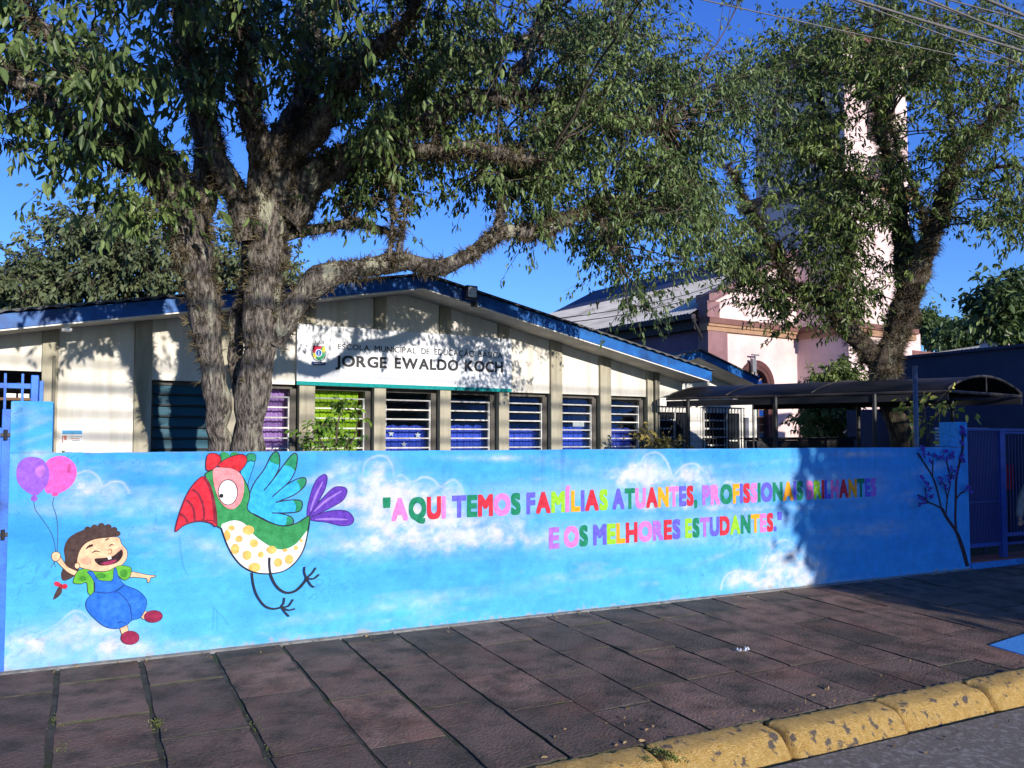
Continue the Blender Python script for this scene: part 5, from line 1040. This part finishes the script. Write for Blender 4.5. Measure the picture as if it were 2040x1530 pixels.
nl = crown(T1, L1, reg1, M_leaf1, .088, .40, R1, sub=9, per=12, spread=.29, gap=gap1, down=.7, dens=.52, maxd=2.6, szf=lambda x: 1.0-.36*min(max((x-450)/600, 0), 1))
print('leaves 1:', nl)
# --- the tree behind the canopy
R2 = np.random.default_rng(12); b_ = B(1795, 880, 13.5)
T2 = empty('yard_tree', (b_[0], b_[1], 0), 0, 'forked shaggy trunk tree rising behind the canopy before the church tower', 'tree')
L2 = [[(1812, 1010, 13.5, 30), (1800, 900, 13.5, 27), (1786, 830, 13.5, 26), (1772, 770, 13.5, 28), (1764, 725, 13.5, 30), (1782, 680, 13.5, 27), (1800, 630, 13.5, 28), (1818, 575, 13.4, 26), (1836, 520, 13.3, 24), (1855, 470, 13.2, 20), (1876, 420, 13.1, 17), (1890, 370, 13, 15), (1902, 310, 12.9, 12), (1930, 280, 12.8, 10), (1965, 250, 12.7, 7), (2010, 200, 12.6, 5)],
      [(1766, 735, 13.5, 24), (1735, 705, 13.5, 22), (1700, 665, 13.5, 21), (1668, 618, 13.5, 19), (1632, 592, 13.5, 16), (1590, 578, 13.5, 13), (1565, 545, 13.4, 11), (1540, 500, 13.3, 9), (1510, 450, 13.2, 7), (1480, 390, 13.1, 5), (1450, 330, 13, 3)],
      [(1812, 590, 13.5, 20), (1800, 520, 13.6, 18), (1795, 450, 13.7, 16), (1790, 390, 13.8, 15), (1775, 340, 13.8, 14), (1760, 280, 13.8, 12), (1752, 210, 13.9, 10), (1748, 130, 14, 8), (1750, 40, 14, 5)],
      [(1668, 640, 13.5, 12), (1680, 560, 13.6, 10), (1690, 480, 13.7, 9), (1680, 400, 13.8, 8), (1660, 320, 13.9, 6), (1640, 230, 14, 5), (1620, 130, 14, 3)],
      [(1790, 400, 13.8, 9), (1720, 370, 13.7, 8), (1660, 330, 13.6, 6), (1600, 300, 13.5, 4), (1540, 260, 13.4, 3)], [(1880, 410, 13.1, 8), (1900, 350, 13.4, 7), (1900, 280, 13.6, 6), (1890, 200, 13.8, 5), (1880, 110, 14, 4), (1860, 20, 14, 3)],
      [(1850, 480, 13.2, 7), (1820, 380, 13, 6), (1790, 300, 12.8, 5), (1770, 220, 12.6, 4)], [(1895, 360, 13, 6), (1950, 340, 13, 5), (2000, 330, 12.9, 4), (2060, 340, 12.8, 3)], [(1560, 560, 13.4, 6), (1500, 560, 13.4, 5), (1450, 540, 13.4, 4), (1400, 520, 13.4, 3)]]
L2 = [limb_path([(x, y, d, r_*.86) for x, y, d, r_ in p_], seed=50+i, step=.08) for i, p_ in enumerate(L2)]
trunk_mesh('trunk', L2, M_bark_d, T2); tufts('air_plants', L2, 190, M_epi, T2, R2, lenr=(.05, .14), zmin=2.0, zfull=2.9, blades=13)
def gap2(x, y):
    if fbm(np.array([x/55.]), np.array([y/55.]), 92, 2)[0] < .44: return True
    for (cx, cy, rx, ry) in ((1865, 260, 46, 40), (1850, 180, 26, 30), (1960, 520, 90, 70), (1905, 470, 30, 60), (1840, 400, 24, 70), (1745, 640, 60, 50), (1755, 500, 26, 46), (1790, 600, 24, 40), (1700, 590, 20, 30)):
        if ((x-cx)/rx)**2+((y-cy)/ry)**2 < 1: return R2.random() < .93
    return False
reg2 = [(1560, 330, 130, 130, 12.4, 15.4, 62), (1600, 470, 150, 90, 12.4, 15.2, 56), (1560, 140, 130, 150, 12.4, 15.4, 54), (1650, 230, 110, 150, 12.4, 15.2, 42), (1720, 90, 160, 110, 12.0, 15.2, 50), (1700, 430, 80, 90, 12.6, 14.6, 20), (1820, 80, 130, 110, 12, 15, 40), (1940, 90, 130, 110, 11.6, 15, 44),
        (1950, 250, 110, 90, 11.6, 14.6, 40), (2010, 380, 70, 110, 11.6, 14.4, 22), (1900, 350, 60, 70, 12, 14, 12), (1500, 560, 90, 60, 12.8, 14.6, 24), (1550, 625, 75, 40, 12.8, 14, 13), (1640, 570, 70, 50, 12.8, 14, 14), (1720, 560, 50, 90, 12.8, 14, 12), (1740, 650, 34, 30, 13, 13.8, 5),
        (1470, 480, 60, 80, 12.6, 15, 14), (1780, 470, 34, 80, 12.8, 14, 7), (2000, 500, 40, 50, 11.8, 13.6, 7), (1680, 350, 60, 60, 12.6, 14.4, 10), (1880, 440, 40, 40, 12.4, 13.6, 5), (1690, 620, 26, 50, 13, 13.6, 7), (1770, 190, 60, 110, 12.2, 13.6, 20), (1790, 330, 34, 80, 12.4, 13.4, 9)]
nl = crown(T2, L2, reg2, M_leaf2, .105, .36, R2, sub=9, per=12, spread=.34, gap=gap2, down=.45, dens=.55, szf=lambda x: .82, twig_r=.014, tint_mu=.42)
print('leaves 2:', nl)
# --- background trees
def bgtree(name, label, base_px, base_d, limbs, regs, lm, Ls, Wr, r, sub=8, per=12, spread=.8, group=None, gap=None, tw=.03, bark=None, mu=.4):
    b = B(*base_px, base_d); T = empty(name, (b[0], b[1], 0), 0, label, 'tree', group); Q = [limb_path(p_, seed=int(r.integers(1000)), step=.25, wob=.06) for p_ in limbs]
    trunk_mesh('trunk', Q, bark or M_bark_d, T, n=8); crown(T, Q, regs, lm, Ls, Wr, r, sub=sub, per=per, spread=spread, gap=gap, down=.3, twig_r=tw, maxd=30, tint_mu=mu); return T
Rb = np.random.default_rng(21)
bgtree('broadleaf_tree', 'rounded grey green tree rising behind the left end of the school roof', (190, 900), 24, [[(190, 1000, 24, 14), (190, 760, 24, 12), (180, 640, 24, 10), (170, 540, 24, 7), (160, 450, 24, 4)], [(185, 650, 24, 7), (110, 570, 23.5, 5), (50, 520, 23, 3)], [(185, 640, 24, 7), (250, 560, 24, 5), (300, 470, 24, 3)], [(180, 600, 24, 5), (200, 520, 23, 4), (230, 450, 22.5, 2)]],
       [(170, 500, 140, 90, 21.5, 26, 62), (60, 560, 70, 60, 22, 26, 24), (280, 520, 70, 90, 22, 26, 30), (150, 590, 150, 50, 22, 26, 26), (330, 560, 50, 60, 22, 26, 12), (20, 600, 40, 40, 22, 26, 8)], M_leaf3, .16, .5, Rb, sub=9, per=11, spread=.5, tw=.025)
bgtree('broadleaf_tree', 'smaller grey green tree seen between and right of the twin trunks', (520, 900), 25, [[(520, 1000, 25, 10), (510, 760, 25, 9), (500, 600, 25, 7), (490, 500, 25, 4)], [(505, 620, 25, 5), (550, 540, 25, 3)], [(505, 620, 25, 5), (450, 520, 25, 3)]],
       [(450, 500, 60, 70, 23, 27, 20), (540, 540, 58, 50, 23, 27, 18), (490, 570, 80, 40, 23, 27, 12), (400, 540, 40, 60, 23, 27, 8)], M_leaf3, .16, .5, Rb, sub=9, per=11, spread=.5, tw=.025)
bgtree('dark_tree', 'dark broad leaved tree at the right edge behind the blank side wall', (2070, 900), 17, [[(2075, 1000, 17, 16), (2070, 780, 17, 14), (2060, 660, 17, 10), (2040, 590, 17, 6)], [(2068, 700, 17, 8), (2010, 640, 16.6, 5), (1975, 610, 16.4, 3)], [(2068, 680, 17, 6), (2000, 580, 17, 3)]],
       [(2020, 620, 60, 70, 15.8, 18, 30), (1990, 590, 34, 36, 16, 17.4, 10), (2040, 690, 40, 60, 16, 18, 12), (1975, 635, 24, 24, 16, 17.2, 5)], M_leaf1, .16, .5, Rb, sub=8, per=11, spread=.30, tw=.02, mu=.25)
bgtree('pine_tree', 'small round topped pine on the skyline right of the church', (1850, 720), 75, [[(1850, 800, 75, 5), (1850, 700, 75, 4), (1848, 660, 75, 3), (1846, 640, 75, 2)]], [(1846, 646, 26, 22, 73, 77, 26), (1852, 672, 20, 18, 73, 77, 12), (1848, 632, 18, 10, 73, 77, 6)], M_leaf1, .35, .5, Rb, sub=7, per=11, spread=.6, tw=.05, mu=.15)
for i, (x, y, rx, ry, lab) in enumerate(((1905, 678, 34, 24, 'low dark tree on the skyline, nearest to the skyline pine'), (1950, 664, 40, 36, 'taller dark tree in the middle of the skyline clump'), (2000, 660, 40, 40, 'dark skyline tree directly left of the big dark tree'))):
    bgtree('skyline_tree', lab, (x, 760), 60, [[(x, 840, 60, 6), (x, 720, 60, 5), (x, 690, 60, 4), (x, y, 60, 2)]], [(x, y, rx, ry, 57, 63, 44)], M_leaf1, .34, .5, Rb, sub=8, per=11, spread=.7, group='dark trees on the skyline', tw=.05, mu=.12)
bgtree('cypress', 'bushy dark cypress behind the canopy in front of the church', (1660, 890), 17.5, [[(1655, 1000, 17.5, 10), (1655, 900, 17.5, 8), (1660, 800, 17.5, 6), (1672, 740, 17.5, 3)], [(1652, 900, 17.5, 5), (1630, 820, 17.5, 3)]],
       [(1655, 845, 66, 46, 16.8, 18.4, 50), (1665, 780, 46, 44, 17, 18.2, 26), (1678, 735, 24, 22, 17.2, 18, 9), (1640, 790, 30, 30, 17, 18, 8)], M_leaf2, .085, .4, Rb, sub=9, per=15, spread=.2, tw=.012, mu=.6)
# street trees across the road, behind the viewpoint: their low crowns shade the right end of the wall
Rs = np.random.default_rng(77)
def street_tree(u, v, z0, z1, rx, ry, n, label):
    T = empty('street_tree', (u, v, -.2), 0, label, 'tree', 'street trees behind the viewpoint'); mb = MB(); mb.tube([(u, v, -.25), (u+.05, v, z0*.6), (u, v+.05, z0+.3), (u+.1, v, (z0+z1)/2)], [.13, .11, .1, .05], n=10)
    for a in range(7): t = a*.9; mb.tube([(u, v, z0+.1), (u+rx*.4*math.cos(t), v+ry*.4*math.sin(t), z0+.5), (u+rx*.8*math.cos(t), v+ry*.8*math.sin(t), (z0+z1)/2+.5*math.sin(a*2))], [.05, .04, .015], n=6)
    o = mb.build('trunk', M_bark_d, T, smooth=True); o.matrix_parent_inverse = Matrix.Translation(-Vector(T.location)); cz = (z0+z1)/2; nc = n//26; d = nrm(Rs.normal(size=(nc, 3)))*(Rs.random((nc, 1))**.4); Cn = np.array([u, v, cz])+d*np.array([rx, ry, (z1-z0)/2])
    P = np.repeat(Cn, 26, 0)+Rs.normal(size=(nc*26, 3))*.2; k_ = len(P); leaves('crown', P, Rs.normal(size=(k_, 3))+np.array([0, 0, -.4]), Rs.uniform(.12, .24, k_), Rs.uniform(.07, .12, k_), M_leaf2, T, np.clip(Rs.normal(.4, .2, k_), 0, 1), Rs)
for u_, rx_, z0_, z1_, n_, lab in ((10.15, 1.5, 1.35, 4.8, 11000, 'leftmost low street tree across the road behind the viewpoint'), (12.6, 1.8, 1.25, 4.7, 12000, 'middle low street tree across the road behind the viewpoint'), (15.6, 2.0, 1.2, 4.9, 12000, 'rightmost low street tree across the road behind the viewpoint')):
    street_tree(u_, -10.0, z0_, z1_, rx_, 1.2, n_, lab)
# plants seen over the wall
def plant(name, label, stems, regs, lm, Ls, Wr, r, sub=5, per=9, spread=.12, down=.1, mu=.5, cat='plant'):
    b = B(*stems[0][0][:3]); T = empty(name, (b[0], b[1], 0), 0, label, cat); Q = [limb_path(p_, seed=int(r.integers(999)), step=.05, wob=.006) for p_ in stems]
    crown(T, Q, regs, lm, Ls, Wr, r, sub=sub, per=per, spread=spread, down=down, twig_r=.005, tint_mu=mu); trunk_mesh('stem', Q, M_twig, T, n=6)
plant('shrub', 'leafy green shrub in front of the lime green curtain window', [[(668, 1060, 9.0, 3), (668, 920, 9.0, 3), (672, 850, 9.0, 2), (684, 812, 9, 1)], [(668, 940, 9, 2), (640, 880, 9, 1.5), (625, 855, 9, 1)], [(668, 930, 9, 2), (705, 870, 9, 1.5), (710, 840, 9, 1)]], [(665, 865, 52, 36, 8.8, 9.3, 13), (685, 820, 22, 24, 8.9, 9.2, 4), (625, 890, 24, 10, 8.8, 9.2, 3)], M_leaf4, .062, .5, Rb, sub=4, per=7, spread=.12)
plant('dry_shrub', 'sparse yellowish shrub beside the last louvre window', [[(1290, 1060, 12.4, 2.5), (1290, 920, 12.4, 2), (1286, 870, 12.4, 1.3), (1275, 850, 12.4, .8)], [(1290, 920, 12.4, 1.5), (1320, 885, 12.4, .8)], [(1290, 915, 12.4, 1.4), (1255, 885, 12.4, .8)]], [(1290, 882, 40, 16, 12.2, 12.6, 7), (1278, 858, 12, 14, 12.3, 12.5, 2), (1330, 884, 22, 8, 12.2, 12.6, 3)], mat('leaf_dry', lin(110, 100, 48), lin(176, 158, 84), attr='tint', rough=.6, trans=.2), .075, .4, Rb, sub=4, per=6, spread=.12, mu=.5)
plant('sapling', 'slender sapling with pale yellow green leaves left of the tall steel pole', [[(1850, 1050, 10.9, 3), (1848, 900, 10.9, 2.5), (1846, 850, 10.9, 2), (1838, 800, 10.9, 1.2)], [(1847, 860, 10.9, 1.5), (1870, 820, 10.9, 1)], [(1846, 850, 10.9, 1.5), (1815, 820, 10.9, 1)]], [(1870, 810, 26, 16, 10.7, 11.1, 4), (1815, 822, 20, 16, 10.7, 11.1, 3), (1840, 850, 22, 14, 10.7, 11.1, 2)], mat('leaf_yellow_green', lin(120, 134, 40), lin(214, 204, 96), attr='tint', rough=.5, trans=.3), .10, .5, Rb, sub=3, per=4, spread=.12, mu=.5)
# weeds in the joints
def weed(name, label, P, n, h, r, lm=M_leaf4, cat='weed', group='weeds in the paving joints', sp=.04):
    T = empty(name, tuple(P), 0, label, cat, group); n_ = n; base = np.array(P)+np.stack([r.normal(size=n_)*sp*.5, r.normal(size=n_)*sp*1.6, np.zeros(n_)], 1); h = h*.62; base[:, 2] = P[2]+SLOPE*(base[:, 1]-P[1])-.006
    leaves('blades', base, np.stack([r.normal(size=n_)*.6, r.normal(size=n_)*.6, np.full(n_, .8)], 1), h*r.uniform(.5, 1.2, n_), h*.16*r.uniform(.7, 1.3, n_), lm, T, np.clip(r.normal(.45, .2, n_), 0, 1), r, droop=.3)
gg = mat('weed_green', lin(72, 84, 36), lin(132, 140, 72), attr='tint', rough=.7, trans=.2)
for (x, y, n_, h, lab) in ((117, 1432, 60, .035, 'small grass tuft in the leftmost wide joint'), (312, 1442, 90, .05, 'larger grass tuft in the second wide joint'), (345, 1512, 70, .035, 'moss and grass at the bottom of the second wide joint'), (512, 1446, 70, .04, 'grass tuft in the third wide joint'), (545, 1495, 50, .035, 'thin grass strip lower in the third wide joint'), (122, 1490, 60, .03, 'mossy grass strip at the bottom of the leftmost joint')):
    weed('grass_tuft', lab, G(x, y), n_, h, Rb, gg)
weed('kerb_weed', 'weed growing in the gap between two yellow kerb stones', G(1332, 1505), 110, .07, Rb, gg, group=None, sp=.035)
weed('kerb_weed', 'low weed at the back of the kerb near the bottom edge', G(1285, 1508), 60, .045, Rb, gg, group=None, sp=.03)
u_, z_ = W(116, 890); weed('wall_weed', 'tiny weed sprouting in the corner on top of the mural wall', np.array([u_+.03, .07, WH+.004]), 26, .06, Rb, M_leaf4, group=None, sp=.002)

# fallen leaves and grit blown against the wall foot, the kerb and into the joints
nf = 260; uu = np.concatenate([Rb.uniform(0, 11, 90), Rb.uniform(1, 9, 110), Rb.uniform(1, 9, 60)]); vv = np.concatenate([-np.abs(Rb.normal(0, .12, 90))-.05, -2.86+np.abs(Rb.normal(0, .25, 110)), Rb.uniform(-3.5, -3.2, 60)])
zz_ = np.where(vv > -2.9, SLOPE*vv+.006, -.207); Pf = np.stack([uu, vv, zz_], 1); Df = np.stack([Rb.normal(size=nf), Rb.normal(size=nf), Rb.normal(size=nf)*.12+.1], 1)
tag(leaves('fallen_leaves', Pf, Df, Rb.uniform(.012, .04, nf), Rb.uniform(.008, .018, nf), mat('leaf_litter', lin(84, 66, 44), lin(150, 128, 92), attr='tint', rough=.8), None, np.clip(Rb.normal(.5, .25, nf), 0, 1), Rb, droop=0), kind='stuff')
C.objects['fallen_leaves']['label'] = 'scattered small dry leaves and grit on the pavement and gutter'; C.objects['fallen_leaves']['category'] = 'leaf litter'

# ------------------------------------------------------------------ overhead cables along the street
M_cab = mat('cable', lin(112, 108, 104), lin(84, 82, 80), scale=20, rough=.6)
def cable(px0, py0, px1, py1, z0, rad, label):
    """a street cable through two sight lines; height at the first one is z0, running parallel to the wall"""
    r0 = ray(px0, py0); t = (z0-CAM[2])/r0[2]; P = CAM+r0*t; Q = hit(px1, py1, (0, P[1], 0), (0, 1, 0)); sl_ = (Q[2]-P[2])/(Q[0]-P[0])
    us_ = np.linspace(P[0]-16, P[0]+30, 70); zz = P[2]+sl_*(us_-P[0])+.0010*((us_-P[0])*(us_-Q[0])); m = MB(); m.tube(np.stack([us_, np.full(70, P[1]), zz], 1), rad, n=6)
    tag(m.build('overhead_cable', M_cab, smooth=True), label, 'cable', 'overhead street cables')
for q_ in ((1780, 23, 2040, 102, 5.2, .011, 'long pale cable crossing the top right foliage, lowest of the long ones'), (1788, 36, 1950, 96, 5.3, .006, 'thin cable just below the long pale one at top right'), (1838, 3, 2040, 72, 5.5, .009, 'upper of the close pair of cables at top right'), (1850, 0, 2040, 78, 5.45, .009, 'lower of the close pair of cables at top right'),
           (1890, 0, 2040, 39, 5.8, .007, 'thin cable near the top right corner, below the thick one'), (1968, 0, 2040, 31, 6.0, .016, 'thick cable bundle cutting the top right corner'), (1577, 39, 1829, 94, 5.0, .005, 'thin faint cable lowest in the right tree crown'), (1700, 0, 1900, 56, 5.4, .005, 'thin cable entering the frame above the church tower')):
    cable(*q_)
for i, (v_, z_, rr) in enumerate(((-9.6, 4.75, .03), (-9.6, 5.0, .02), (-9.9, 5.35, .035), (-9.9, 5.62, .02))):
    us_ = np.linspace(-30, 30, 60); m = MB(); m.tube(np.stack([us_, np.full(60, v_), z_+.0006*us_**2-.1], 1), rr, n=6)
    tag(m.build('overhead_cable', M_cab, smooth=True), 'telephone cable bundle over the far side of the street behind the viewpoint', 'cable', 'telephone cables behind the viewpoint')
for (xa, ya, da, xb, yb, db, lab) in ((1100, 647, 20, 1395, 578, 26, 'upper thin service wire in front of the church roof'), (1110, 656, 20, 1395, 590, 26, 'lower thin service wire in front of the church roof'), (1810, 405, 30, 1900, 372, 20, 'upper dark wire beside the church tower in the sky gap'), (1810, 425, 30, 1900, 388, 20, 'lower dark wire beside the church tower in the sky gap')):
    p, q = B(xa, ya, da), B(xb, yb, db); p2 = p+(p-q)*.25; q2 = q+(q-p)*.6; m = MB(); m.tube([p2+(q2-p2)*t-np.array([0, 0, .35*4*t*(1-t)])+np.array([0, 0, .3]) for t in np.linspace(0, 1, 14)], .012, n=5)
    tag(m.build('service_wire', MT['dark_metal']), lab, 'wire')
# ------------------------------------------------------------------ the child at the gate
def skin_body(name, verts, edges, radii, root, m, parent, sub=2, loc=(0, 0, 0)):
    me = bpy.data.meshes.new(name); me.from_pydata(verts, edges, []); o = bpy.data.objects.new(name, me); C.objects.link(o)
    md = o.modifiers.new('skin', 'SKIN'); md.use_smooth_shade = True; sv = me.skin_vertices[0].data if me.skin_vertices else None
    if sv is None:
        bm = bmesh.new(); bm.from_mesh(me); bm.verts.layers.skin.verify(); bm.to_mesh(me); bm.free(); sv = me.skin_vertices[0].data
    for i, r_ in enumerate(radii): sv[i].radius = r_ if isinstance(r_, tuple) else (r_, r_); sv[i].use_root = (i == root)
    s_ = o.modifiers.new('sub', 'SUBSURF'); s_.levels = sub; s_.render_levels = sub
    dg = bpy.context.evaluated_depsgraph_get(); dg.update(); me2 = bpy.data.meshes.new_from_object(o.evaluated_get(dg)); o.modifiers.clear(); o.data = me2; me2.materials.append(m)
    me2.polygons.foreach_set('use_smooth', [True]*len(me2.polygons)); o.parent = parent; return o
kid_u = 11.43; kid = empty('person', (kid_u, -.16, gz(-.16)+.004), math.radians(-60), 'child in a pale grey coat standing at the right gate, cut by the picture edge', 'person')
M_skin = mat('skin', lin(190, 140, 112), lin(200, 150, 122), scale=8, rough=.55)
H = 1.28; k = H/1.28
V = [(0, 0, .62), (0, 0, .74), (0, -.005, .86), (0, 0, .97), (0, 0, 1.03), (0, -.01, 1.09), (0, -.012, 1.17), (0, -.008, 1.235),
     (.065, 0, .58), (.075, .0, .34), (.075, .015, .07), (.08, -.10, .035), (-.065, 0, .58), (-.075, 0, .34), (-.075, .015, .07), (-.08, -.10, .035),
     (.13, 0, .96), (.185, .0, .78), (.20, -.05, .60), (.20, -.075, .545), (-.13, 0, .96), (-.185, 0, .78), (-.20, -.05, .60), (-.20, -.075, .545)]
E_ = [(0, 1), (1, 2), (2, 3), (3, 4), (4, 5), (5, 6), (6, 7), (0, 8), (8, 9), (9, 10), (10, 11), (0, 12), (12, 13), (13, 14), (14, 15), (3, 16), (16, 17), (17, 18), (18, 19), (3, 20), (20, 21), (21, 22), (22, 23)]
Rr = [(.11, .085), (.10, .08), (.11, .08), (.09, .07), .04, (.072, .08), (.082, .092), (.055, .065), .07, .05, .035, .035, .07, .05, .035, .035, .045, .036, .026, .02, .045, .036, .026, .02]
skin_body('body', V, E_, Rr, 0, M_skin, kid)
for sx in (-1, 1):
    for q, (dx, l) in enumerate(((-.018, .05), (-.006, .058), (.006, .055), (.018, .044))):
        x = sx*.2; skin_body('finger', [(x+dx*.8, -.078, .55), (x+dx, -.086, .522), (x+dx, -.084, .522-l*.6)], [(0, 1), (1, 2)], [.008, .0075, .006], 0, M_skin, kid, 1)
    skin_body('thumb', [(sx*.2-sx*.018, -.08, .56), (sx*.2-sx*.035, -.092, .54), (sx*.2-sx*.036, -.098, .518)], [(0, 1), (1, 2)], [.009, .008, .007], 0, M_skin, kid, 1)
M_coat = mat('coat_cloth', lin(160, 154, 146), lin(136, 130, 124), scale=14, rough=.95, bump=.5, bscale=150)
cv = [(0, 0, .40), (0, 0, .60), (0, 0, .78), (0, 0, .92), (0, 0, .99), (.13, 0, .975), (.19, 0, .80), (.208, -.045, .625), (.21, -.06, .585), (-.13, 0, .975), (-.19, 0, .80), (-.208, -.045, .625), (-.21, -.06, .585)]
skin_body('coat', cv, [(0, 1), (1, 2), (2, 3), (3, 4), (3, 5), (5, 6), (6, 7), (7, 8), (3, 9), (9, 10), (10, 11), (11, 12)], [(.175, .14), (.16, .125), (.145, .11), (.14, .10), (.075, .065), (.065, .065), (.055, .055), (.046, .046), (.042, .042), (.065, .065), (.055, .055), (.046, .046), (.042, .042)], 0, M_coat, kid)
skin_body('trousers', [(0, 0, .60), (.07, 0, .54), (.076, 0, .34), (.077, .015, .09), (-.07, 0, .54), (-.076, 0, .34), (-.077, .015, .09)], [(0, 1), (1, 2), (2, 3), (0, 4), (4, 5), (5, 6)], [(.12, .10), .082, .064, .055, .082, .064, .055], 0, mat('trouser_cloth', lin(40, 44, 60)), kid)
for sx in (-1, 1): skin_body('shoe', [(sx*.078, .035, .035), (sx*.079, -.04, .035), (sx*.082, -.12, .028)], [(0, 1), (1, 2)], [(.036, .036), (.04, .036), (.034, .026)], 0, mat('shoe_dark', (.03, .03, .035)), kid)
skin_body('hair', [(0, .01, 1.255), (0, .045, 1.22), (0, .06, 1.14), (0, .05, 1.07)], [(0, 1), (1, 2), (2, 3)], [(.088, .075), (.085, .07), (.075, .05), (.05, .03)], 0, mat('hair_dark', (.02, .014, .01), rough=.5), kid)
for sx in (-1, 1):
    m = MB(); P = np.array([sx*.03, -.098, 1.165]); m.tube([P+[0, .008, 0], P-[0, .003, 0]], [.010, .006], n=10); m.build('eye', MT['black'], kid)
    m = MB(); m.tube([(sx*.085, .0, 1.19), (sx*.095, .008, 1.165), (sx*.085, .0, 1.135)], [.008, .014, .008], n=8); m.build('ear', M_skin, kid, smooth=True)
m = MB(); m.tube([(0, -.098, 1.165), (0, -.115, 1.135), (0, -.10, 1.125)], [.008, .013, .008], n=8); m.build('nose', M_skin, kid, smooth=True)
m = MB(); m.tube([(-.022, -.093, 1.10), (0, -.10, 1.096), (.022, -.093, 1.10)], [.003, .006, .003], n=6); m.build('mouth', mat('lips', lin(160, 84, 80)), kid)
